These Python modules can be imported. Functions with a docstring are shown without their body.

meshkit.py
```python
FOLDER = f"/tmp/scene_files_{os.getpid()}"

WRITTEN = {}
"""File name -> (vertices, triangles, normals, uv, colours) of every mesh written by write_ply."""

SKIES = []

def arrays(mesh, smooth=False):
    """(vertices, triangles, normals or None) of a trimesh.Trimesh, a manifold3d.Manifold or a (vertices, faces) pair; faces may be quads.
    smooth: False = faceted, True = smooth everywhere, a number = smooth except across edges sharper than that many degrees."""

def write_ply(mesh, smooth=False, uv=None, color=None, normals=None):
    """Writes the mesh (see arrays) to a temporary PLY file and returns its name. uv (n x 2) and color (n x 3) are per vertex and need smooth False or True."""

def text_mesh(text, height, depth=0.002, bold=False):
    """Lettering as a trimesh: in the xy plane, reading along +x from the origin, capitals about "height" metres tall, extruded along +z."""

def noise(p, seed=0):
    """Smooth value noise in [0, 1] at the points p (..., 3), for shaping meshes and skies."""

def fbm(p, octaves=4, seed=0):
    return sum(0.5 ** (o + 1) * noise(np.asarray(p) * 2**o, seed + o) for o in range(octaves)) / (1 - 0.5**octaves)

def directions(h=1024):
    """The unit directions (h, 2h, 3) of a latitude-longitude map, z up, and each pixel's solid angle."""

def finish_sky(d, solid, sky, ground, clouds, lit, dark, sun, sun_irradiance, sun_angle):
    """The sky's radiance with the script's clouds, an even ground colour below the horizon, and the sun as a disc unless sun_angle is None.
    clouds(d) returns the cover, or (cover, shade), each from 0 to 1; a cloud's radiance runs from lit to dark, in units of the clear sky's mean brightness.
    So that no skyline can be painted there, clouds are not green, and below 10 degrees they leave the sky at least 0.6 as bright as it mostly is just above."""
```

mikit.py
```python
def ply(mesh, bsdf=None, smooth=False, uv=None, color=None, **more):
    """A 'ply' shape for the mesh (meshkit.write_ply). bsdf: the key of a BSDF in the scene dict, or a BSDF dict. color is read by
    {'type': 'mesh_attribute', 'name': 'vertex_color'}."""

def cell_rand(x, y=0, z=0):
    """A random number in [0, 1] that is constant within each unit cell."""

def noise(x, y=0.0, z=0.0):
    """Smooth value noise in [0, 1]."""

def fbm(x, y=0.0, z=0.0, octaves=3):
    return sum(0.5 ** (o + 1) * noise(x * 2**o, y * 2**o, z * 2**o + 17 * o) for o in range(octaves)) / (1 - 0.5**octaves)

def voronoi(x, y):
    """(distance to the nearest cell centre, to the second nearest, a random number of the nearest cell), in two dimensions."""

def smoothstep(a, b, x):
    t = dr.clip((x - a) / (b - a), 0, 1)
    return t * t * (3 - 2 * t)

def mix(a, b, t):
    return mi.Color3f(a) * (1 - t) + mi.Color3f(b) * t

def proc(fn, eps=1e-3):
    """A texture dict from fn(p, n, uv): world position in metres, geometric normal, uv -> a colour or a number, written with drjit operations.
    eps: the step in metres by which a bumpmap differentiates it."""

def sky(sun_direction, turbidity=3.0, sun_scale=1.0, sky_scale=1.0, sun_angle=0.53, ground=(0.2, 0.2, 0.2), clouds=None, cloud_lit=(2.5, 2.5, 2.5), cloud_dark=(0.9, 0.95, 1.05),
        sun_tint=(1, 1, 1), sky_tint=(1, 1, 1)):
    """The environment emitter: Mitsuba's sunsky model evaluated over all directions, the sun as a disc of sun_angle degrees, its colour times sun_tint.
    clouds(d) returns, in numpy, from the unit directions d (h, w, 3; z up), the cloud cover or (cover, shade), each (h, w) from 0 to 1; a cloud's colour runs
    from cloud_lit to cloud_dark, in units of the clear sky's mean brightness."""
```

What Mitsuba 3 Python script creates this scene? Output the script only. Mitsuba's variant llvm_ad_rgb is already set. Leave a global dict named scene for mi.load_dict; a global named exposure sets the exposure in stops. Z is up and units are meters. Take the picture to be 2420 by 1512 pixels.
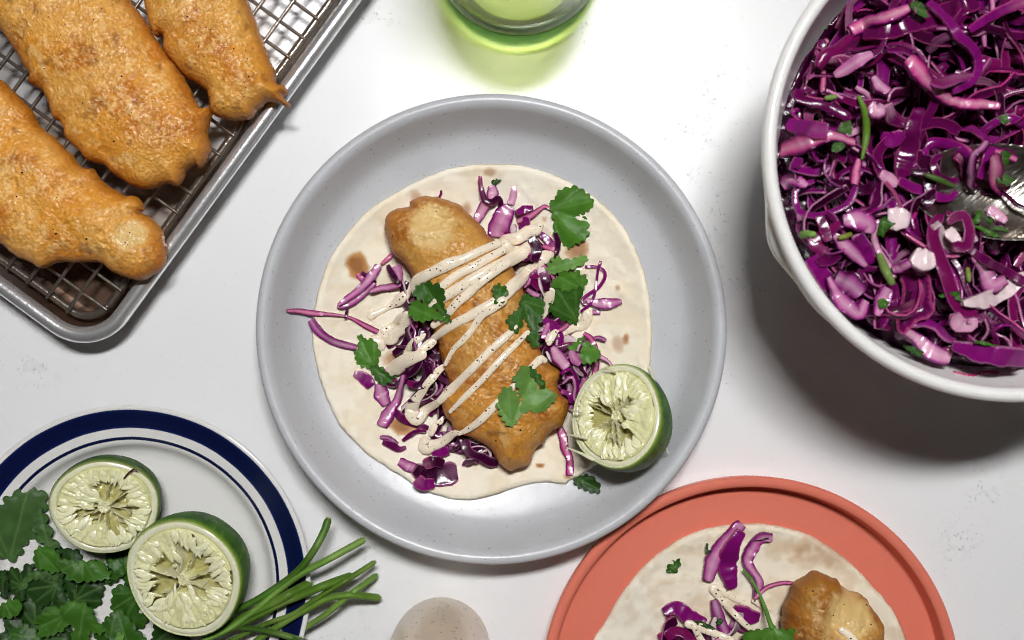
import math
import numpy as np
import mitsuba as mi
import drjit as dr
import trimesh
import shapely
from shapely.geometry import Polygon
from scipy.spatial import Delaunay, cKDTree
from scipy.ndimage import gaussian_filter1d, maximum_filter
import mikit, meshkit
from mikit import proc, noise, fbm, voronoi, smoothstep, mix, cell_rand

T = mi.ScalarTransform4f
scene, labels = {}, {}
rng = np.random.default_rng(7)

# ------------------------------------------------------------------ camera, light, exposure
H = 0.65                     # lens height above the counter
K = 0.583 / 2420             # metres on the counter per unit of the 2420 x 1512 tracing grid
exposure = 0.0
scene['camera'] = {'type': 'thinlens', 'fov': 2 * math.degrees(math.atan(0.583 / 2 / H)), 'fov_axis': 'x', 'aperture_radius': 0.0024, 'focus_distance': 0.622,
                   'near_clip': 0.05, 'far_clip': 50.0, 'to_world': T().look_at(origin=[0, 0, H], target=[0, 0, 0], up=[0, 1, 0])}
LAMP_A, LAMP_B, LAMP_Z, LAMP_W = np.array([-0.11, 0.41]), np.array([0.27, 0.48]), 1.45, 0.115      # a strip of light beyond the far edge of the counter
lc, ld = (LAMP_A + LAMP_B) / 2, LAMP_B - LAMP_A
scene['studio_lamp'] = {
    'type': 'rectangle', 'to_world': T().look_at(origin=[lc[0], lc[1], LAMP_Z], target=[lc[0] - 0.14, lc[1] - 0.44, 0], up=[ld[0], ld[1], 0]).scale([LAMP_W / 2, float(np.linalg.norm(ld)) / 2, 1]),
    'emitter': {'type': 'area', 'radiance': {'type': 'rgb', 'value': [153.0, 152.5, 152.0]}}}
labels['studio_lamp'] = {'label': 'long strip lamp above the far edge of the counter', 'category': 'lamp'}
scene['room_light'] = {'type': 'constant', 'radiance': {'type': 'rgb', 'value': [0.017, 0.014, 0.012]}}


# ------------------------------------------------------------------ helpers
def lin(r, g, b):
    c = np.array([r, g, b], float) / 255
    return np.where(c < 0.04045, c / 12.92, ((c + 0.055) / 1.055) ** 2.4)


def P(px, py, z=0.0):
    """The point at height z that the tracing grid's point (px, py) shows."""
    s = (H - z) / H
    return np.stack([(np.asarray(px, float) - 1210) * K * s, (756 - np.asarray(py, float)) * K * s, np.zeros_like(np.asarray(px, float)) + z], -1)


def crop(x0, y0, s):
    """Tracing made in an enlarged crop: source corner (x0, y0), enlargement s."""
    f = 1.5868
    return lambda pts: [((x0 + q[0] / s) / f, (y0 + q[1] / s) / f) + tuple(w / s / f for w in q[2:]) for q in pts]


ZA, ZB, ZC, ZD, ZE = crop(1400, 600, 2.52), crop(1050, 950, 3.78), crop(1250, 1300, 3.78), crop(1850, 900, 3.78), crop(1850, 1250, 2.52)
ZF, ZG = crop(2800, 800, 2.1), crop(2700, 0, 2.1228)
ZR, ZL, ZS, ZT, Z4 = crop(2400, 1900, 2.5208), crop(0, 1700, 2.16), crop(700, 1900, 3.0243), crop(0, 0, 1.1286), crop(1100, 1160, 1.512)
PX = lambda pts: pts


def key_for(name):
    if name not in scene and name not in labels:
        return name
    i = 1
    while f'{name}_{i:03d}' in scene or f'{name}_{i:03d}' in labels:
        i += 1
    return f'{name}_{i:03d}'


def thing(name, label=None, cat=None, group=None, kind=None):
    k = key_for(name)
    labels[k] = {a: b for a, b in (('label', label), ('category', cat), ('group', group), ('kind', kind)) if b}
    return k


def put(name, mesh, bsdf, parent=None, color=None, smooth=True, keep=False, **tags):
    """One entry of the scene; a part when parent is given."""
    k = key_for(parent + '__' + name) if parent else key_for(name)
    if isinstance(mesh, trimesh.Trimesh):
        mesh = (np.array(mesh.vertices), np.array(mesh.faces))
    v_, f_ = np.asarray(mesh[0], float), np.asarray(mesh[1])
    o_ = v_ - v_.mean(0)
    if np.einsum('ij,ij->i', o_[f_[:, 0]], np.cross(o_[f_[:, 1]], o_[f_[:, 2]])).sum() < 0 and bsdf != 'stone' and not keep:
        mesh = (mesh[0], f_[:, ::-1])
    if color is not None:
        color = np.clip(np.broadcast_to(np.asarray(color, float), (len(mesh[0]), 3)), 0, 1)
    scene[k] = mikit.ply(mesh, bsdf, smooth=smooth, color=color)
    if tags:
        labels[k] = {a: b for a, b in tags.items() if b}
    return k


def join(meshes):
    v, f, c, n = [], [], [], 0
    for m in meshes:
        v.append(m[0]); f.append(np.asarray(m[1]) + n); n += len(m[0])
        if len(m) > 2:
            c.append(np.broadcast_to(m[2], (len(m[0]), 3)))
    return np.vstack(v), np.vstack(f), (np.vstack(c) if c else None)


def spline(p, n, closed=False):
    """Catmull-Rom through the rows of p, n samples evenly spaced along it."""
    p = np.asarray(p, float)
    if len(p) < 3 and not closed:
        u = np.linspace(0, 1, n)[:, None]
        return p[0] * (1 - u) + p[-1] * u
    q = np.vstack([p[-1:], p, p[:2]]) if closed else np.vstack([2 * p[0] - p[1], p, 2 * p[-1] - p[-2]])
    out, t = [], np.linspace(0, 1, 16, endpoint=False)[:, None]
    for i in range(len(q) - 3):
        a, b, c, d = q[i:i + 4]
        out.append(0.5 * (2 * b + (c - a) * t + (2 * a - 5 * b + 4 * c - d) * t ** 2 + (3 * b - a - 3 * c + d) * t ** 3))
    out = np.vstack(out + ([] if closed else [p[-1:]]))
    if closed:
        out = np.vstack([out, out[:1]])
    s = np.r_[0, np.cumsum(np.linalg.norm(np.diff(out[:, :2], axis=0), axis=1))]
    at = np.linspace(0, s[-1], n, endpoint=not closed)
    return np.stack([np.interp(at, s, out[:, k]) for k in range(out.shape[1])], 1)


def lathe(profile, n=128, centre=(0, 0, 0), closed=False):
    pr = np.asarray(profile, float)
    a = np.arange(n) * 2 * np.pi / n
    v = np.stack([pr[:, None, 0] * np.cos(a), pr[:, None, 0] * np.sin(a), np.broadcast_to(pr[:, None, 1], (len(pr), n))], -1).reshape(-1, 3) + np.asarray(centre)
    f = []
    m = len(pr)
    for i in range(m if closed else m - 1):
        j = (i + 1) % m
        k = np.arange(n)
        f.append(np.stack([i * n + k, i * n + (k + 1) % n, j * n + (k + 1) % n, j * n + k], 1))
    f = np.vstack(f)
    return v, np.vstack([f[:, [0, 1, 2]], f[:, [0, 2, 3]]])


def smooth_profile(pts, n=60):
    return spline(np.asarray(pts, float), n)


def tube(path, radii, sides=10, flat=1.0, caps=True):
    """Round-ended tube along path (n, 3); flat squeezes it in height."""
    p, r = np.asarray(path, float), np.broadcast_to(np.asarray(radii, float), (len(path),)).copy()
    if caps:
        t0, t1 = p[0] - p[1], p[-1] - p[-2]
        t0 /= np.linalg.norm(t0) + 1e-12; t1 /= np.linalg.norm(t1) + 1e-12
        u = np.array([1.0, 0.92, 0.7, 0.38])
        p = np.vstack([p[0] + t0 * r[0] * u[:, None], p, p[-1] + t1 * r[-1] * u[::-1, None]])
        r = np.r_[r[0] * np.sqrt(np.maximum(1 - u ** 2, 1e-4)), r, r[-1] * np.sqrt(np.maximum(1 - u[::-1] ** 2, 1e-4))]
    t = np.gradient(p, axis=0); t /= np.linalg.norm(t, axis=1, keepdims=True) + 1e-12
    up = np.where(np.abs(t[:, 2:]) > 0.9, [[0.0, 1.0, 0.0]], [[0.0, 0.0, 1.0]])
    s = np.cross(t, up); s /= np.linalg.norm(s, axis=1, keepdims=True) + 1e-12
    w = np.cross(s, t)
    a = np.arange(sides) * 2 * np.pi / sides
    v = p[:, None] + r[:, None, None] * (np.cos(a)[None, :, None] * s[:, None] + flat * np.sin(a)[None, :, None] * w[:, None])
    n = len(p)
    i, j = np.meshgrid(np.arange(n - 1), np.arange(sides), indexing='ij')
    q = np.stack([i * sides + j, i * sides + (j + 1) % sides, (i + 1) * sides + (j + 1) % sides, (i + 1) * sides + j], -1).reshape(-1, 4)
    k = np.arange(1, sides - 1)
    cap0 = np.stack([k * 0, k + 1, k], 1)
    cap1 = np.stack([k * 0, k, k + 1], 1) + (n - 1) * sides
    return v.reshape(-1, 3), np.vstack([q[:, [0, 2, 1]], q[:, [0, 3, 2]], cap0[:, ::-1], cap1[:, ::-1]])


def fill(poly, res):
    """Points and triangles that fill a polygon (closed outline, n x 2), and each point's distance from its edge."""
    poly = np.asarray(poly, float)
    L = np.r_[0, np.cumsum(np.linalg.norm(np.diff(np.vstack([poly, poly[:1]]), axis=0), axis=1))]
    m = max(12, int(L[-1] / res))
    at = np.linspace(0, L[-1], m, endpoint=False)
    edge = np.stack([np.interp(at, L, np.r_[poly[:, k], poly[0, k]]) for k in (0, 1)], 1)
    shp = Polygon(edge)
    if not shp.is_valid:
        shp = shp.buffer(0)
        if shp.geom_type != 'Polygon':
            shp = max(shp.geoms, key=lambda g: g.area)
        edge = np.array(shp.exterior.coords)[:-1]
    lo, hi = edge.min(0), edge.max(0)
    gx, gy = np.meshgrid(np.arange(lo[0], hi[0], res), np.arange(lo[1], hi[1], res * 0.866))
    gx = gx + (np.arange(gx.shape[0]) % 2)[:, None] * res * 0.5
    g = np.stack([gx.ravel(), gy.ravel()], 1)
    g = g[shapely.contains_xy(shp, g[:, 0], g[:, 1])]
    dense = np.vstack([edge + (np.roll(edge, -1, 0) - edge) * u for u in (0, 0.25, 0.5, 0.75)])
    tree = cKDTree(dense)
    d = tree.query(g)[0] if len(g) else np.zeros(0)
    g, d = g[d > res * 0.45], d[d > res * 0.45]
    pts = np.vstack([edge, g])
    tri = Delaunay(pts).simplices
    c = pts[tri].mean(1)
    tri = tri[shapely.contains_xy(shp, c[:, 0], c[:, 1])]
    a, b, e = pts[tri[:, 0]], pts[tri[:, 1]], pts[tri[:, 2]]
    cr = (b[:, 0] - a[:, 0]) * (e[:, 1] - a[:, 1]) - (b[:, 1] - a[:, 1]) * (e[:, 0] - a[:, 0])
    tri = tri[np.abs(cr) > 1e-14]; cr = cr[np.abs(cr) > 1e-14]
    tri[cr < 0] = tri[cr < 0][:, ::-1]
    return pts, tri, np.r_[np.zeros(len(edge)), d], len(edge)


def solid(poly, res, top, bottom):
    """A closed body over the polygon: top(pts, d) and bottom(pts, d) give the heights; they share the edge."""
    pts, tri, d, ne = fill(poly, res)
    zt, zb = top(pts, d), bottom(pts, d)
    zb = np.minimum(zb, zt)
    inner = np.arange(ne, len(pts))
    idx = np.r_[np.arange(ne), np.arange(len(inner)) + len(pts)]
    v = np.vstack([np.c_[pts, zt], np.c_[pts[inner], zb[inner]]])
    return v, np.vstack([tri, idx[tri][:, ::-1]]), np.r_[d, d[inner]], np.r_[np.ones(len(pts), bool), np.zeros(len(inner), bool)]


def sheet(poly, res, z, thick):
    """A thin leaf-like body: z(pts, d) its upper face, thick its thickness, with a real edge."""
    pts, tri, d, ne = fill(poly, res)
    zt = z(pts, d)
    n = len(pts)
    v = np.vstack([np.c_[pts, zt], np.c_[pts, zt - thick]])
    k = np.arange(ne); k2 = (k + 1) % ne
    side = np.vstack([np.stack([k, k + n, k2], 1), np.stack([k2, k + n, k2 + n], 1)])
    return v, np.vstack([tri, tri[:, ::-1] + n, side]), np.r_[d, d], np.r_[np.ones(n, bool), np.zeros(n, bool)]


class Relief:
    """Height of what lies on the counter so far, on a half-millimetre grid: things are laid down on it."""
    def __init__(self):
        self.r, self.x0, self.y0 = 0.0006, -0.36, -0.26
        self.g = np.zeros((int(0.92 / self.r), int(0.72 / self.r)), np.float32)

    def ij(self, x, y):
        return np.clip(((np.asarray(x) - self.x0) / self.r).astype(int), 0, self.g.shape[0] - 1), np.clip(((np.asarray(y) - self.y0) / self.r).astype(int), 0, self.g.shape[1] - 1)

    def stamp(self, mesh):
        v, f = np.asarray(mesh[0]), np.asarray(mesh[1])
        a, b, c = v[f[:, 0]], v[f[:, 1]], v[f[:, 2]]
        area = np.linalg.norm(np.cross(b - a, c - a), axis=1) / 2
        n = np.minimum(np.ceil(area / (0.4 * self.r ** 2)).astype(int), 20000)
        k = np.repeat(np.arange(len(f)), n)
        g = np.random.default_rng(len(f))
        u, w = g.random(len(k)), g.random(len(k))
        o = u + w > 1
        u[o], w[o] = 1 - u[o], 1 - w[o]
        p = np.vstack([v, a[k] + (b - a)[k] * u[:, None] + (c - a)[k] * w[:, None]])
        i, j = self.ij(p[:, 0], p[:, 1])
        np.maximum.at(self.g, (i, j), p[:, 2])

    def at(self, x, y, rad=0.0012):
        i, j = self.ij(x, y)
        m = max(1, int(rad / self.r))
        out = self.g[i, j]
        for di, dj in ((m, 0), (-m, 0), (0, m), (0, -m), (m // 2, m // 2), (-m // 2, m // 2), (m // 2, -m // 2), (-m // 2, -m // 2)):
            out = np.maximum(out, self.g[np.clip(i + di, 0, self.g.shape[0] - 1), np.clip(j + dj, 0, self.g.shape[1] - 1)])
        return out


low, top = Relief(), Relief()     # low: what lies under the fried fish; top: everything


def fb(p, s, seed=0, o=3):
    p = np.asarray(p, float)
    if p.shape[1] == 2:
        p = np.c_[p, np.zeros(len(p))]
    return meshkit.fbm(p / s + 31.7, o, seed)


def ramp(x, a, b):
    t = np.clip((x - a) / (b - a), 0, 1)
    return t * t * (3 - 2 * t)


def blend(a, b, t):
    return np.asarray(a) * (1 - np.asarray(t)[..., None]) + np.asarray(b) * np.asarray(t)[..., None]


# ------------------------------------------------------------------ materials
VC = {'type': 'mesh_attribute', 'name': 'vertex_color'}


def principled(color, rough, **more):
    if not isinstance(color, dict):
        color = {'type': 'rgb', 'value': [float(x) for x in color]}
    return {'type': 'principled', 'base_color': color, 'roughness': rough, **more}


def bump(tex, scale, inner):
    return {'type': 'bumpmap', 'texture': tex, 'scale': scale, 'bsdf': inner}


# clusters of grey flecks in the stone: centre, radius (metres)
FLECKS = [(1440, 60, 90, 70), (1560, 160, 120, 110), (1660, 200, 70, 90), (1580, 300, 120, 60), (1480, 220, 60, 40), (1660, 400, 60, 90), (1690, 500, 50, 60), (1750, 640, 50, 40), (1790, 660, 40, 30),
          (1720, 900, 20, 20), (2270, 1290, 40, 60), (1950, 920, 14, 10), (2320, 1160, 40, 50), (1420, 330, 40, 40), (880, 40, 50, 30), (80, 880, 60, 30), (800, 1480, 60, 50), (860, 1300, 40, 30)]


def counter_color(p, n, uv):
    x, y = p.x, p.y
    near = mi.Float(0)
    for a, b, rx, ry in FLECKS:
        q = P(a, b)
        d2 = dr.square((x - q[0]) / (rx * K)) + dr.square((y - q[1]) / (ry * K))
        near = dr.maximum(near, dr.exp(-0.7 * d2))
    warp = 0.004 * (fbm(x * 160, y * 160, 3.0) - 0.5)
    vein = 1 - smoothstep(0.0, 0.16, dr.abs(fbm((x + warp) * 75, (y - warp) * 75, 7.0, 4) - 0.5) * 2)
    dots, _, rnd = voronoi(x * 330 + 1.2 * fbm(x * 300, y * 300), y * 330 + 1.2 * fbm(x * 300, y * 300, 4.0))
    dot = (1 - smoothstep(0.08, 0.30, dots)) * smoothstep(0.25, 0.85, rnd)
    dark = near * (0.42 * dot * smoothstep(0.40, 0.56, fbm(x * 120, y * 120, 9.0, 2)) + 0.10 * vein * smoothstep(0.45, 0.6, fbm(x * 120, y * 120, 9.0, 2)))
    fine, _, r2 = voronoi(x * 170, y * 170)
    dark = dark + 0.16 * (1 - smoothstep(0.03, 0.10, fine)) * smoothstep(0.75, 0.95, r2)
    cloud = fbm(x * 14, y * 14, 1.0)
    return mix(mix((0.775, 0.777, 0.78), (0.75, 0.752, 0.758), cloud), (0.10, 0.11, 0.13), dr.clip(dark, 0, 0.85))


scene['stone'] = principled(proc(counter_color), 0.26, specular=0.42)


def grey_glaze(p, n, uv):
    d, _, r = voronoi(p.x * 330, p.y * 330)
    spot = (1 - smoothstep(0.05, 0.14, d)) * smoothstep(0.80, 0.97, r)
    d2, _, rb = voronoi(p.x * 900, p.y * 900)
    fine = (1 - smoothstep(0.1, 0.3, d2)) * smoothstep(0.6, 0.95, rb)
    return mix(mix((0.52, 0.53, 0.55), (0.45, 0.46, 0.48), fbm(p.x * 40, p.y * 40, p.z * 40)), (0.13, 0.13, 0.14), dr.clip(0.75 * spot + 0.16 * fine, 0, 1))


scene['grey_glaze'] = bump(proc(lambda p, n, uv: fbm(p.x * 300, p.y * 300, p.z * 300, 3), 4e-4), 0.00012, principled(proc(grey_glaze), 0.33, specular=0.5))
scene['coral'] = bump(proc(lambda p, n, uv: fbm(p.x * 800, p.y * 800, p.z * 800, 2), 4e-4), 0.00006, principled((0.68, 0.178, 0.118), 0.40, specular=0.35))
scene['white_china'] = principled((0.80, 0.79, 0.77), 0.16, specular=0.5)


def blue_bands(p, n, uv):
    c = BLUE_C
    r = dr.sqrt(dr.square(p.x - c[0]) + dr.square(p.y - c[1])) / BLUE_R
    w = 0.004 * (fbm(p.x * 60, p.y * 60, 0) - 0.5)
    r = r + w
    band = smoothstep(0.868, 0.872, r) * (1 - smoothstep(0.972, 0.977, r))
    line = smoothstep(0.800, 0.804, r) * (1 - smoothstep(0.818, 0.822, r))
    edge = 1 - smoothstep(0.0, 0.02, dr.minimum(dr.abs(r - 0.870), dr.abs(r - 0.974)))
    streak = fbm(r * 160, 0.2, 0.5, 3)
    blue = mix((0.003, 0.005, 0.034), (0.005, 0.015, 0.095), dr.clip(0.75 * edge + 0.45 * streak - 0.1, 0, 1))
    return mix((0.70, 0.69, 0.67), blue, dr.clip(band + line, 0, 1))


def pan_color(p, n, uv):
    c = PAN_STAIN
    d = dr.sqrt(dr.square(p.x - c[0]) + dr.square(p.y - c[1]))
    s = smoothstep(0.115, 0.015, d) * smoothstep(0.30, 0.62, fbm(p.x * 45, p.y * 45, 2.0, 4) + 0.22 * smoothstep(0.08, 0.0, d))
    grease = smoothstep(0.25, 0.05, d) * smoothstep(0.35, 0.6, fbm(p.x * 20, p.y * 20, 5.0, 3))
    base = mix((0.62, 0.62, 0.63), (0.42, 0.36, 0.30), 0.7 * grease)
    return mix(base, (0.10, 0.045, 0.02), dr.clip(s, 0, 0.95))


def scratch(p, n, uv):
    return fbm(p.x * 90 + p.y * 60, p.y * 900 - p.x * 700, p.z * 600, 3)


scene['fried'] = bump(proc(lambda p, n, uv: 0.7 * fbm(p.x * 900, p.y * 900, p.z * 900, 3) + 0.6 * (1 - smoothstep(0.0, 0.55, voronoi(p.x * 520 + 2 * fbm(p.x * 200, p.y * 200), p.y * 520)[0])), 3e-4), 0.0006, principled(VC, 0.36, specular=0.45))
scene['cabbage'] = bump(proc(lambda p, n, uv: fbm(p.x * 500, p.y * 500, p.z * 500, 2), 4e-4), 0.00018, principled(VC, 0.22, specular=0.42))
scene['herb'] = bump(proc(lambda p, n, uv: fbm(p.x * 600, p.y * 600, p.z * 600, 2), 4e-4), 0.0002, principled(VC, 0.46, specular=0.28))
scene['sauce'] = principled(VC, 0.16, specular=0.5, clearcoat=0.5, clearcoat_gloss=0.95)
scene['flour'] = bump(proc(lambda p, n, uv: fbm(p.x * 170, p.y * 170, p.z * 170, 4), 5e-4), 0.0016, principled(VC, 0.62, specular=0.3))
scene['rind'] = bump(proc(lambda p, n, uv: 1 - voronoi(p.x * 700 + p.z * 500, p.y * 700 - p.z * 400)[0], 2e-4), 0.0005, principled(VC, 0.36, specular=0.30))
scene['pulp'] = principled(VC, 0.16, specular=0.6, clearcoat=0.5, clearcoat_gloss=0.9)
scene['green_glass'] = {'type': 'thindielectric', 'int_ior': 1.36}
scene['green_tint'] = {'type': 'homogeneous', 'albedo': {'type': 'rgb', 'value': [0.0, 0.0, 0.0]}, 'sigma_t': {'type': 'rgb', 'value': [0.16, 0.02, 1.0]}, 'scale': 95.0}
scene['dark_green_tint'] = {'type': 'homogeneous', 'albedo': {'type': 'rgb', 'value': [0.0, 0.0, 0.0]}, 'sigma_t': {'type': 'rgb', 'value': [0.62, 0.36, 1.0]}, 'scale': 260.0}  # darker than the wall: dark reflections of thick glass put into the tint
scene['steel'] = bump(proc(lambda p, n, uv: fbm(p.x * 900, p.y * 900, p.z * 900, 2), 4e-4), 0.00012, principled((0.44, 0.38, 0.32), 0.22, metallic=0.92))
scene['spoon_steel'] = bump(proc(scratch, 4e-4), 0.0004, principled(proc(lambda p, n, uv: mix((0.30, 0.27, 0.23), (0.62, 0.58, 0.52), smoothstep(0.3, 0.62, fbm(p.x * 160, p.y * 160, 3.0, 4)))), 0.30, metallic=1.0))


def two_sided(names):
    for n in names:
        if scene[n].get('type') != 'twosided':
            scene[n] = {'type': 'twosided', 'bsdf': scene[n]}


# ------------------------------------------------------------------ countertop
put('countertop', (np.array([[-1.4, -1.1, 0], [1.4, -1.1, 0], [1.4, 1.1, 0], [-1.4, 1.1, 0.0]]), np.array([[0, 1, 2], [0, 2, 3]])), 'stone', smooth=False,
    label='white quartz countertop with faint grey speckles', kind='structure')

# ------------------------------------------------------------------ sheet pan and cooling rack
ZP = 0.026
N1, N2 = np.array([0.808, -0.589]), np.array([-0.589, -0.808])       # right and down sides of the pan, in the world
U0, V0 = P(849, 0, ZP)[:2] @ N1, P(0, 702, ZP)[:2] @ N2            # the outer edges along them
PW, PL = 0.33, 0.45
PCEN = N1 * (U0 - PW / 2) + N2 * (V0 - PL / 2)
PAN_STAIN = N1 * (U0 - 0.035) + N2 * (V0 - 0.035)
scene['pan_metal'] = bump(proc(scratch, 4e-4), 0.00008, principled(proc(pan_color), 0.36, metallic=0.66, specular=0.5))
scene['pan_rim_metal'] = bump(proc(lambda p, n, uv: fbm(p.x * 700, p.y * 700, p.z * 700, 3), 4e-4), 0.00010, principled((0.90, 0.90, 0.91), 0.24, metallic=0.82))


def rounded_loop(inset, rc, n=14):
    hw, hl = PW / 2 - inset, PL / 2 - inset
    r = max(rc - inset, 0.004)
    out = []
    for q, (sx, sy) in enumerate(((1, 1), (-1, 1), (-1, -1), (1, -1))):
        a = np.linspace(0, np.pi / 2, n) + q * np.pi / 2
        out.append(np.stack([sx * (hw - r) + r * np.cos(a), sy * (hl - r) + r * np.sin(a)], 1))
    loc = np.vstack(out)
    return PCEN + loc[:, :1] * N1 + loc[:, 1:] * N2


def loft(profile, rc, close=False, cap=False):
    rings = [np.c_[rounded_loop(i, rc), np.full(56, z)] for i, z in profile]
    m, n = len(rings), 56
    f = []
    for i in range(m if close else m - 1):
        j, k = (i + 1) % m, np.arange(n)
        f.append(np.stack([i * n + k, i * n + (k + 1) % n, j * n + (k + 1) % n, j * n + k], 1))
    f = np.vstack(f)
    f = np.vstack([f[:, [0, 1, 2]], f[:, [0, 2, 3]]])
    v = np.vstack(rings)
    if cap:
        v = np.vstack([v, np.r_[PCEN, profile[-1][1]]])
        k = np.arange(n)
        f = np.vstack([f, np.stack([(m - 1) * n + k, (m - 1) * n + (k + 1) % n, k * 0 + m * n], 1)])
    return v, f


pan = thing('baking_sheet', 'silver metal baking sheet with rolled rim holding the wire rack', 'baking sheet')
a = np.linspace(0, 2 * np.pi, 16, endpoint=False)
put('rim', loft([(0.0045 - 0.0045 * math.cos(t), ZP - 0.004 + 0.0042 * math.sin(t)) for t in a], 0.030, close=True), 'pan_rim_metal', pan)
put('side_wall', loft([(0.0072, ZP - 0.0015), (0.0085, ZP - 0.004), (0.0125, 0.006), (0.0145, 0.0025), (0.018, 0.0016)], 0.030), 'pan_metal', pan)
fl = loft([(0.018, 0.0016), (0.022, 0.0014)], 0.030, cap=True)
put('floor', fl, 'pan_metal', pan, smooth=False)

rack = thing('cooling_rack', 'wire cooling rack with square grid resting in the baking sheet', 'cooling rack')
ZR0 = 0.0165
loop = rounded_loop(0.0150, 0.030)
path = np.c_[loop, np.full(len(loop), ZR0)]
path = np.vstack([path, path[:2]])
put('frame', tube(path, 0.0024, 12, caps=False), 'steel', rack)
sp = 0.01325
u_in, v_in = U0 - 0.0150, V0 - 0.0150
lo_u, lo_v = U0 - PW + 0.015, V0 - PL + 0.015
v0 = P(684, 137, ZR0)[:2] @ N2
u0 = P(165, 737, ZR0)[:2] @ N1
rackcut = lambda q: -0.40 < q[0] < 0.02 and -0.10 < q[1] < 0.32
for k in range(-40, 40):                                        # wires across, from the right side
    vv = v0 + k * sp
    if not lo_v + 0.012 < vv < v_in - 0.006:
        continue
    ua = u_in + 0.001
    e = max(0.0, 0.015 - (v_in - vv))
    ua -= (0.015 - math.sqrt(max(0.015 ** 2 - e * e, 0)))
    s = np.linspace(lo_u, ua, 24)
    w = N1 * s[:, None] + N2 * vv
    put('cross_wire', tube(np.c_[w, np.full(24, ZR0 + 0.0023)], 0.00100, 8), 'steel', rack)
for k in range(-40, 40):
    uu = u0 + k * sp * 1.03
    if not lo_u + 0.012 < uu < u_in - 0.006:
        continue
    e = max(0.0, 0.015 - (u_in - uu))
    va = v_in + 0.001 - (0.015 - math.sqrt(max(0.015 ** 2 - e * e, 0)))
    s = np.linspace(lo_v, va, 24)
    w = N1 * uu + N2 * s[:, None]
    put('long_wire', tube(np.c_[w, np.full(24, ZR0 + 0.0041)], 0.00112, 8), 'steel', rack)

# ------------------------------------------------------------------ fried fish
GOLD, BROWN, PALE, DEEP = np.array([0.62, 0.262, 0.034]), np.array([0.46, 0.150, 0.014]), np.array([0.74, 0.44, 0.15]), np.array([0.22, 0.065, 0.010])


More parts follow.
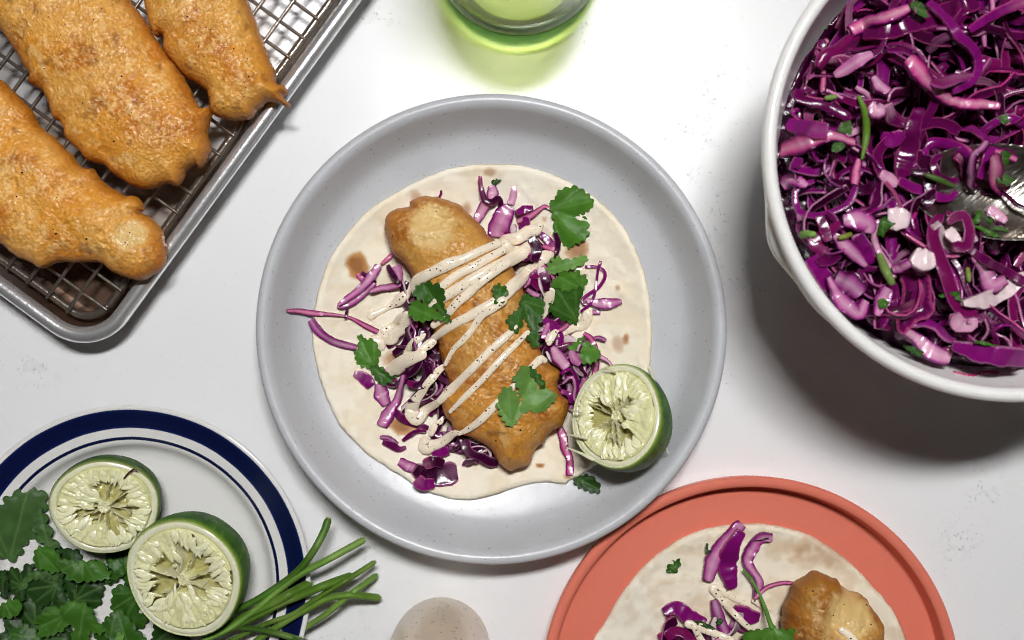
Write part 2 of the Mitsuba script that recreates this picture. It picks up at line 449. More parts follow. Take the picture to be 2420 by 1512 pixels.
def fish(name, outline, zmid, up, down, seed, label, craters=(), res=0.0008, ragged=0.0009, bright=1.0, specks=40):
    poly = spline(P(*np.array(outline).T[:2], zmid)[:, :2], 600, closed=True)
    t = np.arange(600) / 600
    nrm = np.roll(poly, -1, 0) - np.roll(poly, 1, 0)
    nrm = np.stack([nrm[:, 1], -nrm[:, 0]], 1) / (np.linalg.norm(nrm, axis=1, keepdims=True) + 1e-12)
    poly = poly + nrm * ((fb(poly, 0.0035, seed, 3) - 0.5) * 2 * ragged + (fb(poly, 0.0012, seed + 5, 2) - 0.5) * ragged * 0.8)[:, None]
    dmax = []

    def crust(p):
        n1 = fb(p, 0.013, seed + 1, 2) - 0.5
        n2 = fb(p, 0.0045, seed + 2, 2) - 0.5
        bub = np.abs(fb(p, 0.0026, seed + 3, 2) - 0.5)
        pit = ramp(fb(p, 0.0055, seed + 8, 2), 0.62, 0.78)
        fine = fb(p, 0.0011, seed + 4, 2) - 0.5
        return 0.0046 * n1 + 0.0013 * n2 - 0.0016 * (bub - 0.12) - 0.0012 * pit + 0.0008 * fine

    def ztop(p, d):
        w = max(d.max() * 0.80, 0.004); dmax.append(d.max())
        q = np.clip(d / w, 0, 1)
        z = zmid + up * np.sqrt(np.clip(1 - (1 - q) ** 2.1, 0, 1)) + crust(p) * ramp(d, 0, 0.006)
        for cx, cy, r, dep in craters:
            c = P(cx, cy, zmid + up)[:2]
            rr = np.linalg.norm(p - c, axis=1) / (r * K)
            z = z - dep * ramp(1 - rr + 0.3 * (fb(p, 0.004, 77, 2) - 0.5), 0.0, 0.5)
        return z

    def zbot(p, d):
        q = np.clip(d / max(d.max() * 0.5, 0.004), 0, 1)
        return zmid - down * np.sqrt(np.clip(1 - (1 - q) ** 2, 0, 1))

    v, f, d, isup = solid(poly, res, ztop, zbot)
    n1, n2, n3 = fb(v, 0.016, seed + 11, 3), fb(v, 0.0052, seed + 12, 3), fb(v, 0.0013, seed + 13, 2)
    c = blend(GOLD, BROWN, ramp(n1 + 0.30 * (n2 - 0.5), 0.44, 0.66))
    c = blend(c, np.array([0.68, 0.36, 0.080]), 0.6 * ramp(0.57 - fb(v, 0.022, seed + 17, 2), 0.0, 0.2))
    c = blend(c, BROWN * 0.9, 0.75 * (1 - ramp(d, 0.0, 0.007)))
    c = blend(c, PALE, 0.80 * ramp(n2 + 0.5 * (n3 - 0.5), 0.52, 0.74) * ramp(d, 0.002, 0.008))
    c = blend(c, DEEP, 0.55 * ramp(fb(v, 0.007, seed + 14, 3), 0.62, 0.78))
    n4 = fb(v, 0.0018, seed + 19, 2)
    c = blend(c, PALE * 1.1, 0.40 * ramp(n4 + 0.5 * (n1 - 0.5), 0.60, 0.75) * ramp(d, 0.001, 0.006))  # pale flecks: small blister highlights put into the crust colour
    c = c * (0.86 + 0.26 * n3)[:, None] * bright
    for cx, cy, r, dep in craters:
        q = P(cx, cy, zmid + up)[:2]
        rr = np.linalg.norm(v[:, :2] - q, axis=1) / (r * K)
        c = blend(c, np.array([0.72, 0.50, 0.20]) if dep > 0 else PALE, 0.85 * ramp(1 - rr + 0.5 * (n2 - 0.5), 0.0, 0.45))
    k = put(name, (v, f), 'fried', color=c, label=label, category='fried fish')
    g = np.random.default_rng(seed)
    ups = np.where(isup & (d > 0.002))[0]
    dots = []
    for i in g.choice(ups, specks):
        r = g.uniform(0.00018, 0.00045) if g.random() < 0.85 else 0.00065
        m = trimesh.creation.icosphere(subdivisions=1, radius=1.0)
        dots.append((m.vertices * [r, r * g.uniform(0.7, 1.0), r * 0.6] + v[i] + [0, 0, r * 0.15], m.faces))
    dv, df, _ = join(dots)
    put('pepper_speck', (dv, df), 'fried', k, color=(0.03, 0.015, 0.008), kind='stuff')
    top.stamp((v, f))
    return k, v, d, isup


fish('fried_fish', ZT([(-60, -50), (0, 110), (50, 190), (100, 270), (130, 322), (118, 343), (150, 365), (182, 382), (215, 440), (225, 500), (262, 522), (290, 590), (340, 640), (380, 680), (440, 700), (500, 750), (570, 790),
      (640, 800), (700, 780), (762, 782), (788, 722), (830, 700), (850, 712), (890, 640), (883, 560), (896, 480), (882, 455), (842, 452), (810, 380), (760, 300), (700, 220), (640, 130), (590, 50), (550, 0), (480, -120), (300, -200), (100, -190)]),
     0.034, 0.017, 0.013, 21, 'large middle piece of battered fried fish lying on the rack', bright=1.10, specks=34)
fish('fried_fish', ZT([(600, -60), (612, 0), (620, 50), (640, 118), (664, 160), (690, 152), (700, 222), (740, 270), (790, 330), (830, 350), (880, 392), (895, 470), (930, 500), (1000, 512), (1060, 500), (1100, 452), (1130, 432),
      (1185, 438), (1215, 457), (1231, 440), (1195, 412), (1222, 390), (1205, 362), (1170, 352), (1165, 310), (1130, 220), (1100, 130), (1060, 30), (1040, -20), (1000, -120), (850, -200), (700, -150)]),
     0.034, 0.016, 0.013, 22, 'battered fried fish with a ragged crisp tip overhanging the right rim of the baking sheet', bright=1.08, specks=28)
fish('fried_fish', ZT([(0, 340), (60, 390), (130, 460), (170, 530), (250, 600), (300, 650), (340, 700), (400, 720), (440, 770), (500, 810), (530, 830), (562, 823), (600, 848), (612, 888), (598, 900), (650, 930), (690, 990), (707, 1080), (690, 1130),
      (640, 1170), (590, 1185), (520, 1170), (460, 1140), (420, 1110), (330, 1110), (250, 1110), (180, 1135), (130, 1110), (60, 1080), (0, 1030), (-100, 1000), (-220, 900), (-250, 600), (-120, 380)]),
     0.033, 0.016, 0.012, 23, 'leftmost battered fried fish, its pale tapered end in the corner of the pan', craters=[(300, 553, 40, 0.0014)], bright=1.12, specks=30)

# ------------------------------------------------------------------ plates
GREY_C, GREY_R = P(1161, 778, 0.040), 558 * K * (H - 0.040) / H
prof = smooth_profile([(0.0, 0.0062), (0.030, 0.0062), (0.045, 0.0065), (0.060, 0.0081), (0.075, 0.0110), (0.090, 0.0147), (0.101, 0.0178), (0.1068, 0.0205), (0.1110, 0.0255), (0.1150, 0.0325), (0.1180, 0.0380), (0.1198, 0.0398),
                       (0.1222, 0.0405), (0.1242, 0.0398), (0.1250, 0.0375), (0.1240, 0.0320), (0.1180, 0.0200), (0.106, 0.0100), (0.090, 0.0040), (0.076, 0.0012), (0.070, 0.0), (0.0, 0.0)], 110)
prof[:, 0] *= GREY_R / prof[:, 0].max()
m = lathe(prof, 220, (GREY_C[0], GREY_C[1], 0))
v = m[0]
rr = np.linalg.norm(v[:, :2] - GREY_C[:2], axis=1)
v[:, 2] += np.where(v[:, 2] > 0.004, (fb(v, 0.06, 3, 2) - 0.5) * 0.0005, 0)
put('grey_plate', (v, m[1]), 'grey_glaze', label='large pale grey stoneware plate with speckled glaze under the whole taco', category='plate')
low.stamp(m); top.stamp(m)

CORAL_C, CORAL_R = P(1776, 1622, 0.019), 496 * K * (H - 0.019) / H
prof = [(0.0, 0.0055), (0.100, 0.0055), (0.1085, 0.0056), (0.1098, 0.0064), (0.1106, 0.0090), (0.1112, 0.0172), (0.1120, 0.0184), (0.1140, 0.0190), (0.1164, 0.0188), (0.1174, 0.0178), (0.1174, 0.0160), (0.1162, 0.006), (0.1150, 0.0015), (0.113, 0.0), (0.0, 0.0)]
prof = np.array(prof); prof[:, 0] *= CORAL_R / prof[:, 0].max()
m = lathe(prof, 220, (CORAL_C[0], CORAL_C[1], 0))
scene[key_for('coral_plate')] = mikit.ply((m[0], m[1][:, ::-1]), 'coral', smooth=40)
labels['coral_plate'] = {'label': 'coral red flat plate with raised lip, at the bottom right', 'category': 'plate'}
low.stamp(m); top.stamp(m)

BLUE_C, BLUE_R = P(302, 1388, 0.020), 431 * K * (H - 0.020) / H
scene['blue_china'] = principled(proc(blue_bands), 0.17, specular=0.5)
prof = smooth_profile([(0.0, 0.0050), (0.060, 0.0050), (0.0725, 0.0054), (0.0772, 0.0078), (0.0796, 0.0122), (0.0820, 0.0136), (0.090, 0.0152), (0.098, 0.0177), (0.1008, 0.0190), (0.1022, 0.0192), (0.1030, 0.0184), (0.1020, 0.0168), (0.092, 0.0115), (0.080, 0.0070), (0.072, 0.0012), (0.068, 0.0), (0.0, 0.0)], 110)
prof[:, 0] *= BLUE_R / prof[:, 0].max()
m = lathe(prof, 220, (BLUE_C[0], BLUE_C[1], 0))
put('banded_plate', m, 'blue_china', label='white plate with wide dark blue band holding limes and cilantro', category='plate')
low.stamp(m); top.stamp(m)

# ------------------------------------------------------------------ white bowl
ZBR = 0.140
BOWL_C = P(2404, 352, ZBR)
BS = (H - ZBR) / H * K
RI, RO = 566 * BS, 600 * BS
pin = [(0.0, 0.008), (0.40, 0.0085), (0.53, 0.014), (0.66, 0.030), (0.78, 0.058), (0.885, 0.092), (0.953, 0.114), (0.992, 0.131), (1.0, 0.1375)]
inner = [(r * RI, z) for r, z in pin]
rim = [(RI + 0.0016, 0.1398), ((RI + RO) / 2, 0.1408), (RO - 0.0012, 0.1396), (RO, 0.1372), (RO - 0.0006, 0.1330), (RO - 0.0026, 0.1300), (RO - 0.0032, 0.1260)]
outer = [(RO - 0.0040, 0.120), (RO - 0.0062, 0.110), (RO - 0.0112, 0.098), (RO - 0.0210, 0.066), (RO - 0.0330, 0.036), (RO - 0.0460, 0.014), (RO - 0.054, 0.003), (RO - 0.058, 0.0), (0.0, 0.0)]
prof = smooth_profile(inner + rim + outer, 150)
m = lathe(prof, 256, (BOWL_C[0], BOWL_C[1], 0))
v = m[0]
ang = np.arctan2(v[:, 1] - BOWL_C[1], v[:, 0] - BOWL_C[0])
rad = np.linalg.norm(v[:, :2] - BOWL_C[:2], axis=1)
outside = np.zeros(len(v)); first = int(np.argmax(prof[:, 1]))
outside[(first + 6) * 256:] = 1
bulge = sum(am * np.exp(-((ang - math.radians(c)) / math.radians(wd)) ** 2) for c, wd, am in ((-158, 8, 0.0050), (-141, 7, 0.0018)))
bulge = bulge * np.exp(-((v[:, 2] - 0.118) / 0.030) ** 2) * outside
s = 1 + bulge / np.maximum(rad, 0.02)
v[:, 0] = BOWL_C[0] + (v[:, 0] - BOWL_C[0]) * s
v[:, 1] = BOWL_C[1] + (v[:, 1] - BOWL_C[1]) * s
put('white_bowl', (v, m[1]), 'white_china', label='large white ceramic bowl full of purple cabbage slaw', category='bowl')


def bowl_radius(z):
    pr = np.array(inner)
    return np.interp(z, pr[:, 1], pr[:, 0])


# ------------------------------------------------------------------ glass and jar
GC = P(1226, -92)
glass = smooth_profile([(0.0, 0.0215), (0.0454, 0.0215), (0.0463, 0.032), (0.0475, 0.065), (0.0488, 0.135), (0.0482, 0.1362), (0.0470, 0.135), (0.0458, 0.075), (0.0446, 0.046), (0.0430, 0.0340), (0.0400, 0.0285), (0.034, 0.0255), (0.0, 0.0245)], 90)
g = thing('green_glass_tumbler', 'green glass tumbler casting a bright yellow green glow on the counter', 'drinking glass')
gk = put('tumbler_wall', lathe(glass, 160, (GC[0], GC[1], 0)), 'green_glass', g)
scene[gk]['interior'] = {'type': 'ref', 'id': 'green_tint'}
heel = smooth_profile([(0.0, 0.0), (0.034, 0.0), (0.0405, 0.0010), (0.0435, 0.0040), (0.0448, 0.0090), (0.0452, 0.0200), (0.0448, 0.0212), (0.0, 0.0212)], 50)
gk = put('thick_base', lathe(heel, 160, (GC[0], GC[1], 0)), 'green_glass', g)
scene[gk]['interior'] = {'type': 'ref', 'id': 'dark_green_tint'}


def jar_color(p, n, uv):
    d, _, r = voronoi(p.x * 210 + p.z * 60, p.y * 210 + p.z * 300)
    spot = (1 - smoothstep(0.08, 0.20, d)) * smoothstep(0.60, 0.85, r)
    return mix(mix((0.72, 0.59, 0.45), (0.68, 0.55, 0.42), fbm(p.x * 60, p.y * 60, p.z * 60)), (0.06, 0.05, 0.05), 0.85 * spot)


scene['jar_sauce'] = principled(proc(jar_color), 0.25, specular=0.25, clearcoat=0.15, clearcoat_gloss=0.95)
JC = P(1046, 1508)
jar = smooth_profile([(0.0, 0.0), (0.012, 0.0005), (0.0215, 0.0040), (0.0258, 0.0105), (0.0272, 0.020), (0.0276, 0.040), (0.0280, 0.090), (0.0282, 0.140), (0.0278, 0.143), (0.0268, 0.140), (0.0264, 0.128), (0.0, 0.128)], 80)
put('sauce_jar', lathe(jar, 128, (JC[0], JC[1], 0)), 'jar_sauce', label='rounded jar of beige speckled sauce below the grey plate', category='jar')

# ------------------------------------------------------------------ tortillas
CREAM, CREAM2, TOAST, CHAR = np.array([0.84, 0.765, 0.61]), np.array([0.72, 0.57, 0.36]), np.array([0.50, 0.24, 0.070]), np.array([0.25, 0.085, 0.020])


def tortilla(outline, label, spots, zc, seed, tint=1.0, tan=0.0):
    poly = spline(P(*np.array(outline, float).T, zc)[:, :2], 500, closed=True)
    poly = poly + ((fb(poly, 0.004, seed, 2) - 0.5) * 0.0009)[:, None]

    def lift(p):
        return low.at(p[:, 0], p[:, 1], 0.0006)
    base = lift

    def wave(p, d):
        return 0.0030 * (fb(p, 0.020, seed + 1, 2) - 0.35) + 0.0017 * (fb(p, 0.0065, seed + 2, 3) - 0.5) + 0.0009 * ramp(0.012 - d, 0, 0.012)

    def smooth_base(p):
        tr = cKDTree(p); z = base(p)
        for _ in range(2):
            z = z[tr.query(p, 12)[1]].mean(1)
        return z
    cache = {}

    def zt(p, d):
        cache['b'] = smooth_base(p)
        return cache['b'] + 0.0008 + 0.0017 * ramp(d, 0, 0.0025) + np.maximum(wave(p, d), -0.0005)

    def zb(p, d):
        return cache['b'] + 0.0004
    v, f, d, isup = solid(poly, 0.0013, zt, zb)
    n1, n2, n3 = fb(v, 0.012, seed + 3, 3), fb(v, 0.004, seed + 4, 3), fb(v, 0.03, seed + 6, 2)
    c = blend(CREAM, CREAM2, 0.28 * ramp(n1 + 0.6 * (n2 - 0.5), 0.46, 0.60))
    c = blend(c, np.array([0.86, 0.81, 0.70]), 0.6 * ramp(n3, 0.5, 0.7))
    if tan:
        c = blend(c, np.array([0.50, 0.34, 0.20]), tan * ramp(n1 + 0.6 * (n2 - 0.5), 0.42, 0.72))
    for sx, sy, rx, ry, dark in spots:
        q = P(sx, sy, zc)
        rr = np.sqrt(((v[:, 0] - q[0]) / (rx * K)) ** 2 + ((v[:, 1] - q[1]) / (ry * K)) ** 2) + 0.7 * (fb(v, 0.005, seed + 9, 3) - 0.5)
        c = blend(c, TOAST, min(1, dark) * ramp(1.15 - rr + 0.5 * (n2 - 0.5), 0.0, 0.34))
        c = blend(c, CHAR, 0.75 * dark * ramp(0.85 - rr + 0.5 * (n2 - 0.5), 0.0, 0.45))
    put('tortilla', (v, f), 'flour', color=c * tint, label=label, category='tortilla')
    low.stamp((v, f)); top.stamp((v, f))


tortilla([(1180, 390), (1120, 392), (1060, 402), (1000, 425), (930, 462), (870, 502), (820, 558), (785, 610), (765, 660), (750, 720), (743, 790), (750, 850), (766, 910), (790, 970), (817, 1012), (860, 1060), (910, 1096), (950, 1120),
          (990, 1146), (1040, 1166), (1090, 1177), (1140, 1172), (1200, 1155), (1250, 1141), (1300, 1136), (1335, 1140), (1345, 1130), (1372, 1118), (1425, 1080), (1482, 1000), (1512, 940), (1530, 880), (1539, 800), (1535, 720), (1520, 640),
          (1490, 570), (1450, 510), (1400, 465), (1340, 430), (1280, 405), (1225, 392)],
         'round flour tortilla with toasted spots lying in the grey plate', [(846, 630, 24, 34, 1.0), (1478, 800, 8, 14, 0.8), (1460, 812, 14, 22, 0.35), (1365, 585, 26, 36, 0.75), (1275, 1098, 12, 6, 1.0), (1340, 1122, 10, 8, 0.6), (955, 1004, 34, 22, 0.9),
          (930, 850, 30, 22, 0.6), (1100, 495, 14, 18, 0.55), (1459, 680, 7, 9, 0.6), (1286, 518, 7, 8, 0.5), (1490, 1010, 14, 40, 0.9), (985, 470, 14, 20, 0.4), (1160, 410, 16, 10, 0.4), (1020, 560, 40, 22, 0.2)], 0.012, 40)
tortilla([(1398, 1530), (1430, 1470), (1470, 1400), (1520, 1340), (1580, 1290), (1640, 1258), (1700, 1243), (1760, 1237), (1820, 1240), (1900, 1260), (1960, 1292), (2020, 1340), (2070, 1392), (2110, 1442), (2138, 1500), (2150, 1560), (2135, 1660),
          (2060, 1770), (1910, 1850), (1750, 1868), (1590, 1840), (1470, 1750), (1410, 1650)],
         'flour tortilla with tan blisters on the coral red plate', [(1960, 1310, 110, 36, 0.25), (1880, 1290, 60, 22, 0.18)], 0.008, 60, tint=0.95, tan=0.28)

# ------------------------------------------------------------------ fish of the two tacos
TACO_FISH, tfv, tfd, tfu = fish('fried_fish', [(967, 488), (969, 476), (993, 466), (1013, 463), (1037, 467), (1068, 475), (1090, 485), (1101, 499), (1121, 518), (1140, 534), (1150, 552), (1172, 570), (1198, 605), (1214, 630), (1222, 656), (1236, 684), (1246, 720), (1262, 760),
      (1275, 820), (1290, 846), (1302, 862), (1324, 874), (1324, 890), (1318, 909), (1327, 934), (1342, 949), (1344, 968), (1335, 995), (1325, 1009), (1306, 1019), (1289, 1034), (1286, 1046), (1273, 1054), (1260, 1071), (1257, 1088), (1247, 1100), (1222, 1107), (1210, 1113), (1198, 1109), (1178, 1094),
      (1160, 1062), (1140, 1046), (1112, 1036), (1090, 1026), (1072, 1016), (1066, 1000), (1052, 984), (1044, 962), (1043, 926), (1060, 912), (1058, 898), (1052, 884), (1047, 862), (1040, 834), (1035, 812), (1024, 787), (1020, 765), (1004, 730), (990, 692), (974, 656), (963, 634), (946, 614),
      (931, 602), (919, 578), (911, 548), (909, 523), (918, 504), (938, 492)],
     0.0225, 0.018, 0.0105, 31, 'golden battered fried fish striped with sauce on the grey plate taco', craters=[(1020, 540, 62, 0.0030), (1012, 510, 40, 0.0020)], bright=0.88, specks=26)
fish('fried_fish', ZR([(1450, 720), (1520, 680), (1600, 620), (1650, 605), (1760, 640), (1850, 680), (1900, 740), (1985, 800), (2060, 812), (2130, 860), (2200, 960), (2260, 1040), (2292, 1110), (2290, 1200), (2270, 1420), (1950, 1720), (1520, 1620), (1340, 1160), (1340, 1020), (1352, 930), (1400, 850)]),
     0.019, 0.022, 0.0085, 32, 'rounded golden battered fried fish on the coral plate tortilla', craters=[(2015, 1470, 70, 0.0040)], bright=0.70, specks=14)

# ------------------------------------------------------------------ shredded cabbage
SKIN = [np.array([0.095, 0.002, 0.055]), np.array([0.036, 0.001, 0.021]), np.array([0.175, 0.004, 0.125]), np.array([0.15, 0.004, 0.070])]
FLESH = [np.array([0.47, 0.13, 0.32]), np.array([0.60, 0.26, 0.42]), np.array([0.50, 0.075, 0.23]), np.array([0.28, 0.045, 0.20]), np.array([0.74, 0.58, 0.60])]
SX = np.array([-1, -.94, -.78, -.6, 0, .6, .78, .94, 1, 1, .94, .78, 0, -.78, -.94, -1])
SZ = np.array([.6, 1, 1, 1, 1, 1, 1, 1, .6, -.6, -1, -1, -1, -1, -1, -.6])


def ribbon(path, width, thick, kind, flesh, skin, roll=0.0, curl=0.0, g=rng):
    """A cut strip of leaf: pale cut faces, purple skin. width, thick, roll: numbers or one per point."""
    n = len(path)
    p = np.asarray(path, float)
    w, t, ro = (np.broadcast_to(np.asarray(x, float), (n,)) for x in (width, thick, roll))
    tt = np.gradient(p, axis=0); tt /= np.linalg.norm(tt, axis=1, keepdims=True) + 1e-12
    s = np.cross(tt, [0, 0, 1.0]); s /= np.linalg.norm(s, axis=1, keepdims=True) + 1e-12
    u = np.cross(s, tt)
    c, si = np.cos(ro)[:, None], np.sin(ro)[:, None]
    s, u = s * c + u * si, u * c - s * si
    x = SX[None, :, None] * (w / 2)[:, None, None]
    z = SZ[None, :, None] * (t / 2)[:, None, None] + (curl * (SX ** 2 - 0.4))[None, :, None] * (w / 2)[:, None, None]
    ph = g.uniform(0, 6.28)
    z = z + (0.12 * np.sin(np.linspace(0, g.uniform(4, 14), n) + ph)[:, None] * SX[None, :])[:, :, None] * (w / 2)[:, None, None]
    k1 = np.arange(n) * 0.45 + g.uniform(0, 90)
    jag = lambda o: 1 + 0.5 * (meshkit.fbm(np.c_[k1, k1 * 0 + o, k1 * 0], 3) - 0.5)
    x = x * np.where(SX[None, :] < 0, jag(3.3)[:, None], jag(8.1)[:, None])[:, :, None]
    p = p + u * (0.35 * np.minimum(w, 0.006) * (meshkit.fbm(np.c_[k1 * 1.3, k1 * 0 + 5.5, k1 * 0], 2) - 0.5))[:, None]
    v = (p[:, None] + x * s[:, None] + z * u[:, None]).reshape(-1, 3)
    m = len(SX)
    i, j = np.meshgrid(np.arange(n - 1), np.arange(m), indexing='ij')
    q = np.stack([i * m + j, (i + 1) * m + j, (i + 1) * m + (j + 1) % m, i * m + (j + 1) % m], -1).reshape(-1, 4)
    k = np.arange(1, m - 1)
    caps = np.vstack([np.stack([k * 0, k, k + 1], 1), np.stack([k * 0, k + 1, k], 1) + (n - 1) * m])
    f = np.vstack([q[:, [0, 1, 2]], q[:, [0, 2, 3]], caps])
    ax = np.abs(SX)
    if kind == 'cut':
        a = np.where(ax > 0.9, 1.0, np.where(ax > 0.7, 0.75, np.where(ax > 0.5, 0.12, 0.0)))
    elif kind == 'skin':
        a = np.where(ax > 0.95, 0.25, np.where(ax > 0.8, 0.7, 1.0))
    else:
        a = np.where(ax > 0.95, 0.5, np.where(ax > 0.8, 0.15, 0.0))
    a = np.broadcast_to(a, (n, m)).copy()
    if kind == 'skin':
        fade = np.linspace(0, 1, n) if g.random() < 0.5 else np.linspace(1, 0, n)
        a = a - (max(0.0, g.uniform(-0.6, 0.5)) * ramp(fade, 0.45, 1.0))[:, None]
    a = np.clip(a + 0.45 * (fb(v, 0.006, 5, 2).reshape(n, m) - 0.5) * (a < 0.9), 0, 1)
    core = blend(flesh, np.array([0.80, 0.68, 0.68]), (0.28 * (1 - np.clip(ax / 0.6, 0, 1))) * np.ones((n, 1)) + 0.35 * (fb(v, 0.009, 15, 2).reshape(n, m) - 0.5))
    col = blend(core, skin, a).reshape(-1, 3) * (0.80 + 0.4 * fb(v, 0.004, 9, 2))[:, None]
    return v, f, col


def lay(xy_px, relief, z0, thick, n, stiff=2.0, lift=0.0, dz=None):
    """Heights for a traced strip: it lies on the relief, bending no more than a strip can. Returns the world path."""
    q = spline(np.asarray([a[:2] for a in xy_px], float), n)
    z = np.full(n, z0)
    for _ in range(3):
        w = P(q[:, 0], q[:, 1], 0)[:, :2] * ((H - z) / H)[:, None]
        h = relief.at(w[:, 0], w[:, 1], 0.0014)
        h = gaussian_filter1d(np.maximum(h, gaussian_filter1d(h, stiff, mode='nearest')), stiff, mode='nearest')
        z = h + thick / 2 + lift
        if dz is not None:
            z = z + np.interp(np.linspace(0, 1, n), np.linspace(0, 1, len(dz)), dz)
    w = P(q[:, 0], q[:, 1], 0)[:, :2] * ((H - z) / H)[:, None]
    return np.c_[w, z]


def shred(pts, kind, label, fl=0, sk=0, z0=0.016, thick=0.0020, relief=None, roll=0.0, curl=0.0, lift=0.0, dz=None, group=None, n=None, both=True, stiff=2.0):
    pts = list(pts)
    ws = [a[2] for a in pts if len(a) > 2]
    relief = relief or low
    L = np.sum(np.linalg.norm(np.diff(np.array([a[:2] for a in pts]), axis=0), axis=1))
    n = n or int(np.clip(L / 6, 10, 60))
    path = lay(pts, relief, z0, thick, n, stiff, lift, dz)
    w = np.interp(np.linspace(0, 1, n), np.linspace(0, 1, len(ws)), ws) * K * 0.97
    e = np.minimum(np.arange(n), np.arange(n)[::-1])
    w = w * np.where(e == 0, 0.86, 1.0)
    m = ribbon(path, w, np.minimum(thick * 0.72, w * 0.8), kind, FLESH[fl], SKIN[sk], roll, curl)
    put('cabbage_shred', m[:2], 'cabbage', color=m[2], label=label, category='cabbage shred', group=group)
    relief.stamp(m)
    if both and relief is low:
        top.stamp(m)
    return m


GT = 'cabbage shreds on the grey plate taco'


def scatter(region, count, label, group, seed, zoff=0.0, wmin=0.0020, wmax=0.0062, lmin=0.014, lmax=0.036, palep=0.20, dark=0.62, relief=None, z0=0.014):
    """Loose shreds dropped one after another inside a traced region, each an object of its own."""
    relief = relief or low
    g = np.random.default_rng(seed)
    R = Polygon(region)
    lo, hi = np.array(region).min(0), np.array(region).max(0)
    made = 0
    while made < count:
        c = g.uniform(lo, hi)
        if not R.contains(shapely.Point(c)):
            continue
        L = g.uniform(lmin, lmax) / K
        a = g.uniform(0, 2 * np.pi); bend = g.normal(0, 0.9)
        t = np.linspace(-0.5, 0.5, 6)
        an = a + bend * t * 1.6 + 0.25 * np.sin(t * 9 + g.uniform(0, 6))
        st = np.stack([np.cos(an), np.sin(an)], 1) * L / 5
        pts = c + np.cumsum(st, 0) - np.cumsum(st, 0).mean(0)
        if not all(R.contains(shapely.Point(q)) for q in (pts[0], pts[-1])) and g.random() < 0.8:
            continue
        w = g.uniform(wmin, wmax) * np.interp(np.linspace(0, 1, 14), np.linspace(0, 1, 4), g.uniform(0.6, 1.15, 4))
        e = np.minimum(np.arange(14), np.arange(14)[::-1]); w = w * np.where(e == 0, 0.7, 1.0)
        pale = g.random() < palep
        path = lay(pts, relief, z0, 0.0015, 14, 2.5, zoff)
        path[:, 2] += g.uniform(0, 0.0015)
        kind = ('cut' if g.random() < 0.75 else 'flesh') if pale else 'skin'
        m = ribbon(path, w, np.minimum(0.0013, w * 0.7), kind, FLESH[g.integers(0, 5)], SKIN[1] if g.random() < dark else SKIN[g.integers(0, 4)], g.normal(0, 0.5) + np.linspace(0, g.normal(0, 0.9), 14), g.normal(0, 0.25), g)
        put('cabbage_shred', m[:2], 'cabbage', color=m[2], label=label, category='cabbage shred', group=group)
        relief.stamp(m)
        if relief is low:
            top.stamp(m)
        made += 1


scatter([(985, 640), (1010, 700), (1050, 830), (1075, 1010), (1030, 1020), (985, 985), (945, 930), (935, 880), (960, 800), (955, 720), (940, 660)], 46,
        'dark purple cabbage shred packed under the left side of the sauced fish', 'cabbage shreds packed left of the sauced fish', 51)
scatter([(1180, 560), (1230, 540), (1290, 570), (1310, 640), (1300, 720), (1330, 800), (1390, 850), (1390, 930), (1350, 960), (1300, 900), (1250, 760), (1220, 660)], 46,
        'dark purple cabbage shred packed under the right side of the sauced fish', 'cabbage shreds packed right of the sauced fish', 52)
scatter([(1060, 1000), (1120, 1030), (1190, 1090), (1150, 1110), (1080, 1060), (1040, 1030)], 10, 'dark cabbage shred peeking out under the lower left end of the sauced fish', 'cabbage shreds under the lower fish end', 53)
scatter([(1330, 790), (1405, 780), (1400, 900), (1370, 960), (1330, 900)], 15, 'curled magenta cabbage shred heaped above the lime half on the grey plate', 'cabbage shreds heaped above the lime', 54, wmin=0.0018, wmax=0.004, dark=0.2, palep=0.5)

